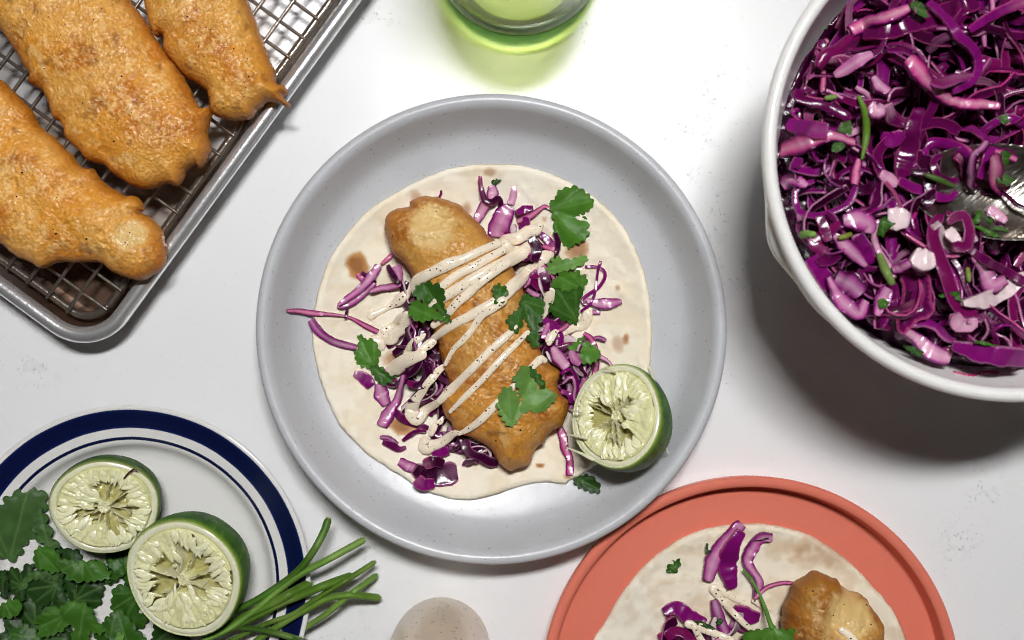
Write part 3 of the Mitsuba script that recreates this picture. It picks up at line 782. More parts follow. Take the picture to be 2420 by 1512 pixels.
TR = [
    (ZB([(100, 812, 50), (250, 815, 80), (480, 850, 85), (700, 860, 50), (930, 892, 36), (1060, 940, 50), (1200, 1020, 80), (1390, 1110, 90)]), 'cut', 'long thin pink cabbage shred reaching left off the tortilla onto the grey plate', 2, 3, 0.0025),
    (ZB([(440, 940, 130), (540, 1090, 120), (720, 1230, 110), (900, 1290, 105), (1090, 1330, 80)]), 'cut', 'curved purple cabbage shred with pale stripe at the left tortilla edge', 3, 2, 0.0030),
    (ZB([(960, 740, 46), (945, 830, 46), (930, 925, 40)]), 'skin', 'short dark purple cabbage stub crossing the thin pink shred', 0, 1, 0.002),
    (ZB([(1100, 290, 70), (1150, 350, 90), (1200, 400, 60)]), 'flesh', 'small pink cabbage bit over the toasted spot of the tortilla', 2, 3, 0.002),
    (ZB([(1160, 260, 50), (1240, 320, 55), (1360, 410, 50)]), 'skin', 'dark purple cabbage sliver beside the toasted spot', 0, 1, 0.002),
    (ZB([(1350, 425, 60), (1220, 540, 90), (1080, 650, 120), (900, 740, 110), (810, 750, 60)]), 'cut', 'lower fold of the lilac cabbage shred by the toasted spot', 0, 2, 0.003),
    (ZB([(1400, 170, 110), (1300, 320, 130), (1180, 460, 120), (1000, 610, 100), (830, 730, 60)]), 'cut', 'broad lilac cabbage shred slanting down from the toasted spot', 0, 2, 0.003),
    (ZB([(1270, 545, 50), (1400, 500, 90), (1550, 480, 110), (1720, 445, 60)]), 'cut', 'mauve cabbage strip running from the lilac shred to the fish', 0, 3, 0.003),
    (ZB([(1595, 10, 60), (1520, 80, 70), (1435, 150, 40)]), 'flesh', 'red pink cabbage sliver poking out left of the fish', 2, 3, 0.002),
    (ZB([(1640, 180, 170), (1680, 290, 140), (1690, 400, 80)]), 'flesh', 'mauve cabbage panel left of the fish above the sauce', 0, 3, 0.003),
    (ZB([(1530, 170, 60), (1590, 280, 80), (1690, 415, 60)]), 'skin', 'purple cabbage edge piece left of the mauve panel', 0, 1, 0.003),
    (ZA([(1115, 240, 70), (1125, 300, 120), (1120, 370, 90)]), 'cut', 'bright magenta cabbage piece under the tiny herb scrap', 1, 2, 0.003),
    (ZA([(1090, 370, 100), (1030, 470, 110), (975, 580, 80)]), 'cut', 'magenta and white cabbage piece right of the fish top', 1, 2, 0.003),
    (ZA([(1008, 150, 34), (1015, 260, 44), (1050, 370, 60), (1110, 400, 70), (1180, 360, 60), (1205, 440, 55), (1160, 500, 50)]), 'skin', 'dark purple hooked cabbage shred at the top of the taco', 2, 1, 0.0025),
    (ZA([(1325, 250, 50), (1325, 320, 75), (1300, 420, 70)]), 'flesh', 'pale pink pointed cabbage tip at the top of the taco', 1, 3, 0.002),
    (ZA([(1290, 440, 130), (1230, 540, 180), (1180, 640, 230), (1170, 720, 200)]), 'cut', 'wide pink cabbage fan with purple edges beside the upper sauce', 0, 2, 0.003),
    (ZA([(1350, 500, 60), (1420, 470, 80), (1510, 450, 50)]), 'skin', 'purple cabbage fold right of the pink fan', 2, 2, 0.003),
    (ZA([(1360, 580, 60), (1480, 530, 70), (1580, 460, 55), (1625, 438, 40), (1705, 478, 40)]), 'cut', 'pink cabbage strand zigzagging to the big upper cilantro leaf', 2, 3, 0.0025),
    (ZA([(1440, 535, 60), (1440, 600, 90), (1390, 650, 60)]), 'skin', 'purple cabbage knot above the top sauce blob', 2, 2, 0.003),
    (ZA([(1560, 680, 50), (1650, 760, 80), (1730, 850, 70)]), 'skin', 'magenta cabbage strip right of the top sauce blob', 2, 2, 0.0025),
    (ZA([(1600, 810, 40), (1680, 840, 55), (1740, 860, 40)]), 'flesh', 'short pink cabbage strip under the magenta strip', 2, 3, 0.002),
    (ZA([(1490, 740, 90), (1540, 830, 110), (1520, 960, 80)]), 'skin', 'dark purple cabbage strip between the two right sauce blobs', 0, 1, 0.0025),
    (ZA([(1720, 690, 50), (1745, 780, 55), (1730, 900, 40)]), 'skin', 'dark cabbage strip below the big upper cilantro leaf', 0, 1, 0.002),
    (ZD([(700, 450, 130), (740, 580, 150), (760, 720, 90)]), 'skin', 'deep purple cabbage panel left of the three stacked cilantro leaves', 0, 1, 0.003),
    (ZD([(440, 670, 40), (500, 600, 60), (520, 540, 40)]), 'cut', 'lilac cabbage curl beside the right sauce stroke', 0, 2, 0.0025),
    (ZD([(480, 700, 60), (570, 760, 70), (650, 790, 50)]), 'flesh', 'pale cabbage bit with herb flecks right of the fish', 0, 3, 0.002),
    (ZD([(1300, 1010, 60), (1420, 1020, 80), (1520, 1030, 50)]), 'cut', 'small purple cabbage tongue under the pale loop', 0, 2, 0.0025),
    (ZD([(1310, 840, 60), (1420, 890, 130), (1600, 910, 175), (1740, 890, 150), (1820, 870, 80)]), 'cut', 'pale leaf shaped cabbage loop at the right of the taco', 0, 2, 0.0030),
    (ZD([(1300, 380, 40), (1440, 380, 46), (1560, 430, 46), (1580, 530, 46), (1490, 670, 46), (1370, 750, 46), (1280, 820, 46), (1270, 890, 46), (1320, 910, 40)]), 'skin', 'thin looping magenta cabbage thread at the right of the taco', 2, 2, 0.0022),
    (ZD([(1520, 300, 50), (1485, 430, 34), (1455, 640, 36), (1425, 800, 40), (1360, 920, 40), (1240, 1010, 36)]), 'skin', 'thin upright cabbage thread crossing the magenta loop', 2, 2, 0.0022),
    (ZD([(700, 1400, 70), (740, 1290, 90), (780, 1180, 50)]), 'flesh', 'pink cabbage strip under the large dark cilantro leaf', 0, 3, 0.0025),
    (ZD([(890, 1300, 40), (980, 1260, 90), (1080, 1180, 60)]), 'cut', 'magenta cabbage wedge under the right sauce drip', 2, 2, 0.0025),
    (ZE([(860, 0, 40), (930, 60, 65), (965, 180, 60), (970, 330, 60), (920, 480, 40)]), 'cut', 'long purple cabbage arc above the lime half', 2, 2, 0.003),
    (ZE([(560, 130, 60), (620, 230, 130), (690, 330, 110)]), 'cut', 'pale triangular cabbage panel right of the fish', 1, 2, 0.003),
    (ZE([(735, 160, 60), (760, 230, 90), (820, 290, 60)]), 'flesh', 'pink cabbage piece under the small cilantro leaf', 0, 2, 0.002),
    (ZE([(640, 380, 34), (720, 340, 34), (790, 440, 34), (800, 560, 34), (870, 565, 34), (930, 500, 34)]), 'skin', 'crinkled magenta cabbage thread above the lime half', 2, 2, 0.0025),
    (ZE([(660, 470, 30), (740, 410, 34), (770, 500, 36), (760, 600, 40), (790, 650, 40)]), 'cut', 'curled pale cabbage thread beside the crinkled thread', 0, 2, 0.0025),
    (ZE([(640, 550, 50), (720, 580, 50), (730, 650, 40)]), 'skin', 'magenta cabbage hook touching the right edge of the fish', 2, 2, 0.0025),
    (ZE([(860, 420, 50), (850, 500, 70), (840, 580, 50)]), 'flesh', 'pale cabbage tip just above the lime half', 0, 2, 0.0025),
    (ZE([(620, 870, 60), (660, 980, 85), (670, 1080, 80), (720, 1180, 75), (725, 1340, 80)]), 'cut', 'long purple and pink cabbage strip left of the lime half', 2, 2, 0.0030),
    (ZE([(720, 690, 50), (760, 740, 60), (790, 790, 40)]), 'flesh', 'pink cabbage bit between the fish and the lime half', 0, 2, 0.002),
    (ZC([(290, 380, 90), (420, 430, 190), (540, 560, 170)]), 'skin', 'broad bright magenta cabbage piece below the left cilantro sprig', 1, 2, 0.003),
    (ZC([(640, 520, 140), (690, 680, 230), (760, 820, 150)]), 'cut', 'glossy lilac cabbage cup left of the lower sauce', 0, 2, 0.003),
    (ZC([(860, 900, 110), (1010, 1030, 110), (1180, 1110, 90), (1350, 1150, 70)]), 'skin', 'dark purple cabbage strip under the lower left sauce blob', 0, 0, 0.0025),
    (ZC([(1000, 400, 70), (955, 600, 80), (900, 760, 130), (820, 880, 140), (740, 1000, 210), (690, 1130, 150)]), 'cut', 'spoon shaped pale pink cabbage piece at the lower left of the taco', 0, 2, 0.003),
    (ZC([(660, 1280, 50), (780, 1290, 70), (920, 1370, 40)]), 'cut', 'upper of two small purple curls near the lower left tortilla edge', 3, 2, 0.002),
    (ZC([(700, 1350, 70), (830, 1390, 110), (930, 1450, 90), (1030, 1420, 50)]), 'skin', 'lower of two small purple curls near the lower left tortilla edge', 0, 0, 0.0025),
    (ZC([(980, 1330, 50), (1100, 1240, 70), (1200, 1190, 60), (1320, 1200, 40)]), 'skin', 'purple cabbage strip pointing at the lowest sauce blob', 2, 0, 0.0025),
    (ZC([(1440, 1270, 60), (1560, 1240, 90), (1680, 1220, 50)]), 'skin', 'purple cabbage strip under the lowest short sauce drop', 2, 0, 0.0025),
    (ZC([(1280, 1420, 60), (1500, 1480, 160), (1640, 1470, 130)]), 'skin', 'purple cabbage piece right of the lowest sauce blob', 0, 2, 0.0025),
    (ZC([(1640, 1440, 50), (1750, 1430, 50), (1800, 1380, 30)]), 'skin', 'dark cabbage scrap at the lower left fish corner', 0, 1, 0.002),
    (Z4([(600, 860, 50), (640, 880, 60), (700, 910, 60)]), 'cut', 'pink rolled tip of the crumpled cabbage piece at the bottom of the taco', 0, 2, 0.003),
    (Z4([(690, 900, 80), (740, 930, 130), (820, 935, 140), (930, 920, 110)]), 'skin', 'crumpled dark purple cabbage piece at the bottom tortilla edge', 0, 1, 0.0040),
    (Z4([(740, 880, 60), (800, 860, 70), (850, 880, 60)]), 'skin', 'upper fold of the crumpled cabbage piece at the bottom tortilla edge', 2, 1, 0.003),
    (Z4([(700, 960, 70), (740, 990, 80), (800, 985, 60)]), 'skin', 'lower corner of the crumpled cabbage piece at the bottom tortilla edge', 2, 2, 0.003),
    (ZA([(640, 285, 24), (640, 320, 26), (615, 362, 20)]), 'skin', 'tiny dark red cabbage thread behind the top of the fish', 2, 3, 0.0015),
]
for pts, kind, lab, fl, sk, th in TR:
    shred(pts, kind, lab, fl, sk, thick=th, group=None, roll=0.12 * rng.normal(), curl=0.12 * rng.normal())

RD = [
    (ZR([(960, 160, 110), (830, 300, 130), (730, 420, 130), (670, 560, 140), (640, 700, 110)]), 'cut', 'tall upright cabbage piece, its pale left face, on the coral plate taco', 0, 2, 0.004, 0.0025),
    (ZR([(960, 230, 110), (880, 350, 140), (830, 500, 190), (840, 640, 170), (870, 770, 120)]), 'skin', 'broad purple cabbage face right of the pale upright piece on the coral plate', 2, 2, 0.004, 0.002),
    (ZR([(1250, 285, 80), (1140, 290, 110), (1060, 390, 110), (1010, 520, 110), (1070, 620, 70), (1120, 720, 90), (1080, 880, 30)]), 'cut', 'wavy purple cabbage strip with pink faces at the top of the coral plate taco', 0, 2, 0.004, 0.001),
    (ZR([(1445, 722, 36), (1350, 718, 40), (1200, 760, 40), (1080, 870, 30)]), 'cut', 'thin pink cabbage strand reaching the fish on the coral plate', 2, 3, 0.002, 0.001),
    (ZR([(220, 990, 90), (350, 960, 150), (480, 1050, 150), (620, 1100, 90)]), 'skin', 'glossy purple cabbage leaf left of the sauce on the coral plate taco', 2, 2, 0.004, 0.002),
    (ZR([(270, 1040, 60), (290, 1150, 50), (320, 1270, 50)]), 'cut', 'thin pink edged cabbage stalk below the glossy purple leaf', 2, 3, 0.003, 0.0),
    (ZR([(700, 880, 80), (750, 1050, 120), (810, 1200, 100)]), 'cut', 'pale violet cabbage strip between the sauce lines on the coral plate', 3, 2, 0.003, 0.002),
    (ZR([(880, 960, 100), (990, 1020, 170), (1130, 1040, 100)]), 'skin', 'purple cabbage panel right of the sauce lines on the coral plate', 2, 2, 0.003, 0.003),
    (ZR([(860, 1090, 120), (950, 1130, 130), (1000, 1170, 60)]), 'cut', 'curled purple cabbage tip under the sauce on the coral plate', 3, 2, 0.003, 0.002),
    (ZR([(180, 1260, 120), (260, 1240, 140), (330, 1290, 120)]), 'skin', 'purple cabbage end at the bottom left of the coral plate taco', 2, 2, 0.003, 0.0),
    (ZR([(440, 1180, 110), (560, 1220, 130), (720, 1260, 120)]), 'skin', 'dark cabbage piece under the lowest sauce line of the coral plate taco', 0, 1, 0.003, 0.0),
]
for pts, kind, lab, fl, sk, th, lf in RD:
    shred(pts, kind, lab, fl, sk, thick=th, lift=lf, z0=0.012, roll=0.15 * rng.normal(), curl=0.2 * rng.normal())
scatter([(1580, 1440), (1700, 1420), (1800, 1470), (1790, 1580), (1600, 1600), (1540, 1520)], 14, 'dark purple cabbage shred in the small heap on the coral plate tortilla', 'cabbage shreds heaped on the coral plate', 57, z0=0.012)

# ------------------------------------------------------------------ slaw in the bowl
SLAW = Relief()


def slaw_height(x, y):
    """Base of the heap: lower under the bowl's far side and beside the spoon."""
    px, py = x / K * H / (H - 0.115) + 1210, 756 - y / K * H / (H - 0.115)
    z = 0.106 + 0.010 * np.exp(-(((px - 2080) / 190) ** 2 + ((py - 680) / 200) ** 2)) + 0.006 * np.exp(-(((px - 1960) / 140) ** 2 + ((py - 330) / 130) ** 2))
    z = z + 0.008 * np.exp(-(((px - 2250) / 190) ** 2 + ((py - 110) / 110) ** 2)) - 0.030 * np.exp(-(((px - 2320) / 190) ** 2 + ((py - 350) / 80) ** 2)) - 0.014 * np.exp(-(((px - 2380) / 190) ** 2 + ((py - 470) / 110) ** 2))
    z = z - 0.022 * np.exp(-(((px - 2000) / 130) ** 2 + ((py - 120) / 70) ** 2)) + 0.004 * np.exp(-(((px - 2350) / 160) ** 2 + ((py - 780) / 70) ** 2))
    return z


ZS0 = 0.106
th = np.linspace(0, 2 * np.pi, 160, endpoint=False)
ring = np.stack([np.cos(th), np.sin(th)], 1) * (bowl_radius(ZS0) + 0.0005) + BOWL_C[:2]
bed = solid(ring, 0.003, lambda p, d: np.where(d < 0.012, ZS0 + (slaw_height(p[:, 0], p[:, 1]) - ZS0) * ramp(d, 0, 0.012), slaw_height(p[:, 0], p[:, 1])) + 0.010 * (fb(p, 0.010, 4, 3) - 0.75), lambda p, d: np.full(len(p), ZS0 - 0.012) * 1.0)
bed_c = blend(SKIN[1] * 0.5, SKIN[1], fb(bed[0], 0.006, 8, 2))  # darker than any shred: shade of the gaps put into the colour
SLAW.stamp(bed)
gs = np.random.default_rng(77)


def slaw_shred(g, c, L, w0, relief, tilt=0.5, palep=0.3):
    a = g.uniform(0, 2 * np.pi); bend = g.normal(0, 1.3)
    t = np.linspace(-0.5, 0.5, 7)
    an = a + bend * t * 1.7 + 0.35 * np.sin(t * g.uniform(5, 14) + g.uniform(0, 6))
    st = np.stack([np.cos(an), np.sin(an)], 1) * L / 6
    q = spline(np.cumsum(st, 0) - np.cumsum(st, 0).mean(0), 16) + c
    rr = np.linalg.norm(q - BOWL_C[:2], axis=1)
    lim = bowl_radius(0.116) - 0.004
    q = BOWL_C[:2] + (q - BOWL_C[:2]) * np.minimum(1, lim / np.maximum(rr, 1e-6))[:, None]
    for _ in range(3):
        h = gaussian_filter1d(relief.at(q[:, 0], q[:, 1], 0.0014), 2.5, mode='nearest')
        rr = np.linalg.norm(q - BOWL_C[:2], axis=1)
        lim = bowl_radius(np.clip(h - 0.002, 0.06, 0.13)) - 0.002 - w0 * 0.5
        q = BOWL_C[:2] + (q - BOWL_C[:2]) * np.minimum(1, lim / np.maximum(rr, 1e-6))[:, None]
    h = gaussian_filter1d(relief.at(q[:, 0], q[:, 1], 0.0014), 2.5, mode='nearest')
    w = w0 * np.interp(np.linspace(0, 1, 16), np.linspace(0, 1, 4), g.uniform(0.55, 1.2, 4))
    e = np.minimum(np.arange(16), np.arange(16)[::-1]); w = w * np.where(e == 0, 0.7, 1.0)
    z = h + 0.0008 + g.uniform(0, 0.003) + np.linspace(-1, 1, 16) * g.normal(0, 0.0026) + 0.0035 * g.random() * np.sin(np.linspace(0, np.pi, 16))
    pale = g.random() < palep
    kind = ('cut' if g.random() < 0.8 else 'flesh') if pale else 'skin'
    m = ribbon(np.c_[q, z], w, np.minimum(0.0011, w * 0.6), kind, FLESH[g.integers(0, 4)], SKIN[g.choice([0, 0, 1, 1, 2, 3])], g.normal(0, tilt) + np.linspace(0, g.normal(0, 1.1), 16), g.normal(0, 0.35), g)
    relief.stamp(m)
    return m


under = []
for i in range(430):                                             # the lower layers, which nobody could count
    r, a_ = bowl_radius(0.108) * math.sqrt(gs.random()) * 0.97, gs.uniform(0, 2 * np.pi)
    under.append(slaw_shred(gs, BOWL_C[:2] + [r * math.cos(a_), r * math.sin(a_)], gs.uniform(0.022, 0.060), gs.uniform(0.0016, 0.0066), SLAW, 0.7, 0.05))
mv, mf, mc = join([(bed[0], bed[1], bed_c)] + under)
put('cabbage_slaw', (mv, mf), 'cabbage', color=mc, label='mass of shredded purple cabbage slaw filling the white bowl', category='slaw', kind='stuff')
n_top = 0
while n_top < 50:
    c = gs.uniform([1850, -30], [2460, 900])
    w = P(c[0], c[1], 0.116)[:2]
    if np.linalg.norm(w - BOWL_C[:2]) > bowl_radius(0.116) - 0.008:
        continue
    if ((c[0] - 2350) / 150) ** 2 + ((c[1] - 450) / 100) ** 2 < 1:
        continue
    m = slaw_shred(gs, w, gs.uniform(0.024, 0.060), gs.uniform(0.0018, 0.0068), SLAW, 0.6, 0.12)
    put('cabbage_shred', m[:2], 'cabbage', color=m[2], label='glossy purple cabbage shred heaped on top of the slaw in the white bowl', category='cabbage shred', group='cabbage shreds on top of the slaw')
    n_top += 1

# the serving spoon
spoon = thing('serving_spoon', 'old silver serving spoon resting in the slaw at the right edge', 'spoon')
SZ0 = 0.128
SC = P(2362, 452, SZ0)
sa, sb, dep, ang_s = 211 * K * (H - SZ0) / H, 113 * K * (H - SZ0) / H, 0.0095, math.radians(-6)
nr, na = 18, 72
vs = []
for side in (0, 1):
    for i in range(nr + 1):
        r = i / nr
        t = np.arange(na) * 2 * np.pi / na
        x, y = r * sa * np.cos(t), r * sb * np.sin(t) * (1 + 0.06 * np.cos(t))
        z = -dep * (1 - r ** 2.2) - (0.0 if side == 0 else 0.0011 * (1 if i < nr else 0.8)) + 0 * x
        vs.append(np.stack([x, y, z], 1))
vs = np.vstack(vs)
n1 = (nr + 1) * na
fs = []
for side in (0, 1):
    for i in range(nr):
        k = np.arange(na); a0, a1 = side * n1 + i * na, side * n1 + (i + 1) * na
        q = np.stack([a0 + k, a1 + k, a1 + (k + 1) % na, a0 + (k + 1) % na], 1)
        fs.append(q if side == 0 else q[:, ::-1])
k = np.arange(na); a0, a1 = nr * na, n1 + nr * na
fs.append(np.stack([a0 + k, a1 + k, a1 + (k + 1) % na, a0 + (k + 1) % na], 1))
fs = np.vstack(fs); fs = np.vstack([fs[:, [0, 1, 2]], fs[:, [0, 2, 3]]])
ca, sn = math.cos(ang_s), math.sin(ang_s)
tilt = vs[:, 0] * 0.06
vs = np.stack([SC[0] + vs[:, 0] * ca - vs[:, 1] * sn, SC[1] + vs[:, 0] * sn + vs[:, 1] * ca, SZ0 + vs[:, 2] + tilt], 1)
put('spoon_bowl', (vs, fs), 'spoon_steel', spoon)
hp = spline(np.array([[SC[0] + sa * 0.97, SC[1] - 0.005, SZ0 + 0.003], [SC[0] + sa + 0.02, SC[1] - 0.007, SZ0 + 0.012], [SC[0] + sa + 0.08, SC[1] - 0.013, SZ0 + 0.045], [SC[0] + sa + 0.13, SC[1] - 0.018, SZ0 + 0.062]]), 30)
put('handle', tube(hp, np.linspace(0.004, 0.0065, 30), 12, 0.4), 'spoon_steel', spoon)
SLAW.stamp((vs, fs))

BW = [
    (ZF([(1495, 90, 60), (1520, 200, 110), (1570, 270, 110), (1660, 260, 80), (1740, 210, 70), (1810, 180, 60)]), 'flesh', 'white V shaped cabbage core piece just below the spoon', 4, 3, 0.004),
    (ZF([(1560, 90, 50), (1610, 160, 80), (1670, 230, 50)]), 'flesh', 'pale cabbage strip tucked inside the V shaped piece', 4, 2, 0.003),
    (ZF([(1235, 920, 50), (1320, 980, 90), (1440, 1080, 120), (1590, 1140, 110)]), 'cut', 'pale pink cabbage wedge at the bottom of the slaw', 1, 2, 0.004),
    (ZF([(690, 170, 50), (770, 250, 90), (860, 340, 90), (940, 410, 40)]), 'cut', 'pale pink leaf shaped cabbage shred near the left rim of the bowl', 0, 2, 0.003),
    (ZF([(500, 350, 110), (600, 500, 120), (700, 650, 110), (800, 790, 90)]), 'skin', 'long magenta cabbage strip lying along the lower left rim of the bowl', 0, 2, 0.003),
    (ZF([(640, 500, 40), (720, 660, 70), (800, 740, 110), (880, 790, 90), (930, 690, 60)]), 'cut', 'pink hooked cabbage rib beside the lower left rim of the bowl', 0, 2, 0.004),
    (ZF([(1700, 710, 40), (1830, 690, 100), (1950, 650, 120), (2080, 570, 100), (2190, 490, 80)]), 'flesh', 'large white cabbage shred at the right edge below the spoon', 4, 2, 0.004),
    (ZF([(1620, 1040, 60), (1780, 1080, 120), (1960, 1120, 130), (2190, 1140, 120)]), 'skin', 'bright violet cabbage slice lying against the lower bowl wall', 1, 2, 0.005),
    (ZF([(1030, 60, 46), (1000, 180, 50), (1040, 300, 56), (1110, 410, 60), (1160, 510, 44)]), 'cut', 'long thin cabbage shred with a white edge in mid bowl', 1, 0, 0.003),
    (ZF([(1110, 40, 150), (1190, 40, 160), (1270, 50, 110)]), 'flesh', 'white angular cabbage chunk left of the spoon', 4, 3, 0.004),
    (ZF([(1300, 330, 130), (1370, 370, 160), (1470, 370, 110)]), 'flesh', 'violet topped white cabbage chunk in mid bowl', 4, 2, 0.005),
    (ZF([(760, 60, 90), (860, 50, 130), (950, 90, 140), (950, 150, 80)]), 'cut', 'folded pink cabbage piece near the left of the bowl', 0, 2, 0.004),
    (ZF([(1150, 440, 60), (1220, 420, 70), (1290, 390, 60)]), 'cut', 'small rolled lilac cabbage loop left of the violet topped chunk', 0, 2, 0.003),
    (ZF([(700, 500, 130), (820, 560, 190), (900, 640, 120)]), 'cut', 'wrinkled cabbage heart slice inside the pink hooked rib', 3, 1, 0.004),
    (ZF([(1770, 330, 60), (1850, 430, 120), (1930, 560, 150), (2030, 520, 80)]), 'cut', 'veined lilac cabbage wedge right of the big purple leaf', 0, 1, 0.004),
    (ZF([(1640, 790, 60), (1670, 870, 110), (1760, 880, 90), (1770, 820, 60)]), 'flesh', 'shiny white cabbage hook right of the big purple leaf', 1, 2, 0.004),
    (ZF([(1720, 260, 50), (1900, 380, 56), (2060, 470, 60), (2190, 540, 60)]), 'skin', 'straight dark magenta cabbage strip crossing the veined wedge', 2, 0, 0.003),
    (ZF([(560, 20, 60), (610, 110, 70), (640, 220, 60)]), 'skin', 'dark upright cabbage strip near the left rim of the bowl', 2, 0, 0.003),
    (ZF([(870, 170, 80), (920, 280, 110), (980, 390, 80)]), 'skin', 'violet cabbage strip right of the pink leaf shaped shred', 1, 2, 0.003),
    (ZF([(1020, 800, 50), (1060, 700, 110), (1110, 590, 90)]), 'cut', 'pink cabbage panel left of the big purple leaf', 0, 2, 0.003),
    (ZG([(1040, 250, 100), (1180, 190, 110), (1350, 130, 90), (1500, 70, 70)]), 'cut', 'long pink cabbage shred in the shade at the top of the bowl', 2, 2, 0.004),
    (ZG([(1140, 280, 90), (1330, 260, 100), (1560, 190, 130), (1800, 100, 150), (2050, 20, 100)]), 'skin', 'broad purple cabbage leaf at the top of the bowl', 2, 0, 0.003),
    (ZG([(915, 600, 50), (1000, 550, 80), (1110, 480, 90), (1210, 430, 50)]), 'flesh', 'pale lilac pointed cabbage shred in the upper left of the bowl', 0, 2, 0.003),
    (ZG([(500, 1200, 110), (620, 1160, 130), (760, 1120, 90), (900, 1090, 70), (1060, 1140, 60)]), 'cut', 'dusky pink cabbage shred starting at the left rim of the bowl', 2, 0, 0.004),
    (ZG([(1580, 860, 70), (1540, 1000, 110), (1500, 1180, 140), (1460, 1330, 130), (1440, 1470, 90)]), 'skin', 'wide upright dark purple cabbage strip left of the spoon', 2, 0, 0.004),
    (ZG([(1490, 470, 100), (1580, 560, 120), (1640, 660, 70), (1760, 760, 90), (1900, 820, 80), (2080, 830, 80), (2230, 850, 50)]), 'cut', 'long mauve cabbage shred sweeping above the dark hollow', 2, 0, 0.004),
    (ZG([(1660, 20, 56), (1800, 150, 56), (1900, 290, 64), (2010, 390, 64), (2060, 530, 56), (1990, 660, 46), (1850, 730, 40)]), 'skin', 'long curling violet cabbage strand at the top right of the bowl', 0, 2, 0.003),
    (ZG([(1980, 240, 50), (2190, 110, 66), (2430, 10, 70)]), 'skin', 'straight violet cabbage strip leaving through the top right corner', 2, 2, 0.003),
    (ZG([(560, 690, 46), (610, 580, 66), (660, 480, 60)]), 'skin', 'bright violet cabbage strip against the upper left rim', 1, 2, 0.003),
    (ZG([(540, 990, 90), (680, 1030, 130), (860, 1040, 110)]), 'skin', 'shiny purple cabbage leaf against the left rim of the bowl', 2, 2, 0.004),
    (ZG([(1220, 610, 60), (1270, 690, 100), (1340, 740, 70)]), 'cut', 'pink cabbage curl in the upper middle of the slaw', 0, 0, 0.003),
    (ZG([(1190, 830, 80), (1250, 880, 130), (1300, 830, 70)]), 'cut', 'crinkled shiny cabbage scrap right of the green stem', 1, 0, 0.003),
    (ZG([(1340, 830, 60), (1370, 950, 70), (1480, 1000, 40)]), 'skin', 'glossy purple cabbage fold right of the green stem', 1, 0, 0.003),
    (ZG([(1290, 1080, 60), (1370, 1110, 110), (1460, 1060, 60)]), 'skin', 'triangular magenta cabbage leaf left of the upright strip', 2, 2, 0.003),
    (ZG([(1070, 1470, 70), (1080, 1370, 66), (1100, 1270, 40)]), 'cut', 'narrow pink cabbage strip below the green stem', 2, 0, 0.003),
    (ZG([(1270, 1380, 70), (1330, 1420, 90), (1400, 1470, 60)]), 'flesh', 'small violet cabbage bar left of the upright strip', 1, 2, 0.003),
    (ZG([(510, 1470, 90), (580, 1430, 90), (690, 1480, 60)]), 'cut', 'pink folded cabbage shred at the left rim beside the dark upright strip', 0, 2, 0.003),
]
for pts, kind, lab, fl, sk, th_ in BW:
    shred(pts, kind, lab, fl, sk, z0=0.120, thick=th_, relief=SLAW, roll=0.15 * rng.normal(), curl=0.18 * rng.normal(), stiff=3.0)
# the big dark leaf piece
poly = ZF([(1180, 468), (1390, 480), (1412, 690), (1440, 745), (1390, 822), (1310, 850), (1200, 950), (1142, 905), (1150, 800), (1180, 700), (1190, 590)])
q = spline(P(*np.array(poly).T, 0.124)[:, :2], 160, closed=True)
zb = np.quantile(SLAW.at(q[:, 0], q[:, 1]), 0.6)
lv, lf, ld, lu = sheet(q, 0.0014, lambda p, d: zb + 0.0015 + 0.010 * (fb(p, 0.016, 5, 2) - 0.45) + 0.003 * ramp(0.004 - d, 0, 0.004), 0.0016)
put('cabbage_shred', (lv, lf), 'cabbage', color=blend(SKIN[0], FLESH[2], 0.9 * ramp(0.0011 - ld, 0, 0.0006)), label='big wavy dark purple cabbage leaf piece in the lower bowl', category='cabbage shred')
SLAW.stamp((lv, lf))
ON = [
    (ZF([(1900, -40, 60), (1980, 20, 70), (2040, 70, 50)]), 'flesh', 'rosy cabbage bar lying in the spoon', 1, 2, 0.003),
    (ZG([(2040, 1280, 90), (2150, 1380, 110), (2290, 1490, 90)]), 'flesh', 'glossy pale cabbage bar across the middle of the spoon', 1, 2, 0.003),
    (ZG([(2100, 1190, 40), (2220, 1210, 46), (2360, 1270, 40)]), 'cut', 'thin violet cabbage strip near the upper spoon edge', 2, 2, 0.002),
    (ZG([(1890, 1230, 90), (1960, 1300, 110), (1960, 1420, 80)]), 'skin', 'dark purple cabbage clump on the spoon tip', 2, 1, 0.003),
    (ZG([(2040, 1190, 110), (2090, 1250, 120)]), 'flesh', 'rose cabbage bit in the upper part of the spoon', 2, 3, 0.002),
    (ZG([(1960, 1470, 90), (2010, 1440, 90)]), 'flesh', 'pink cabbage bit beside the dark clump in the spoon', 2, 3, 0.002),
    (ZG([(1420, 1440, 60), (1600, 1520, 70), (1800, 1580, 60), (1880, 1530, 40)]), 'skin', 'purple cabbage strip lying across the spoon tip', 2, 2, 0.003),
]
for pts, kind, lab, fl, sk, th_ in ON:
    shred(pts, kind, lab, fl, sk, z0=0.124, thick=th_, relief=SLAW, roll=0.1 * rng.normal(), curl=0.1 * rng.normal(), stiff=2.0)
gsp = np.random.default_rng(31)
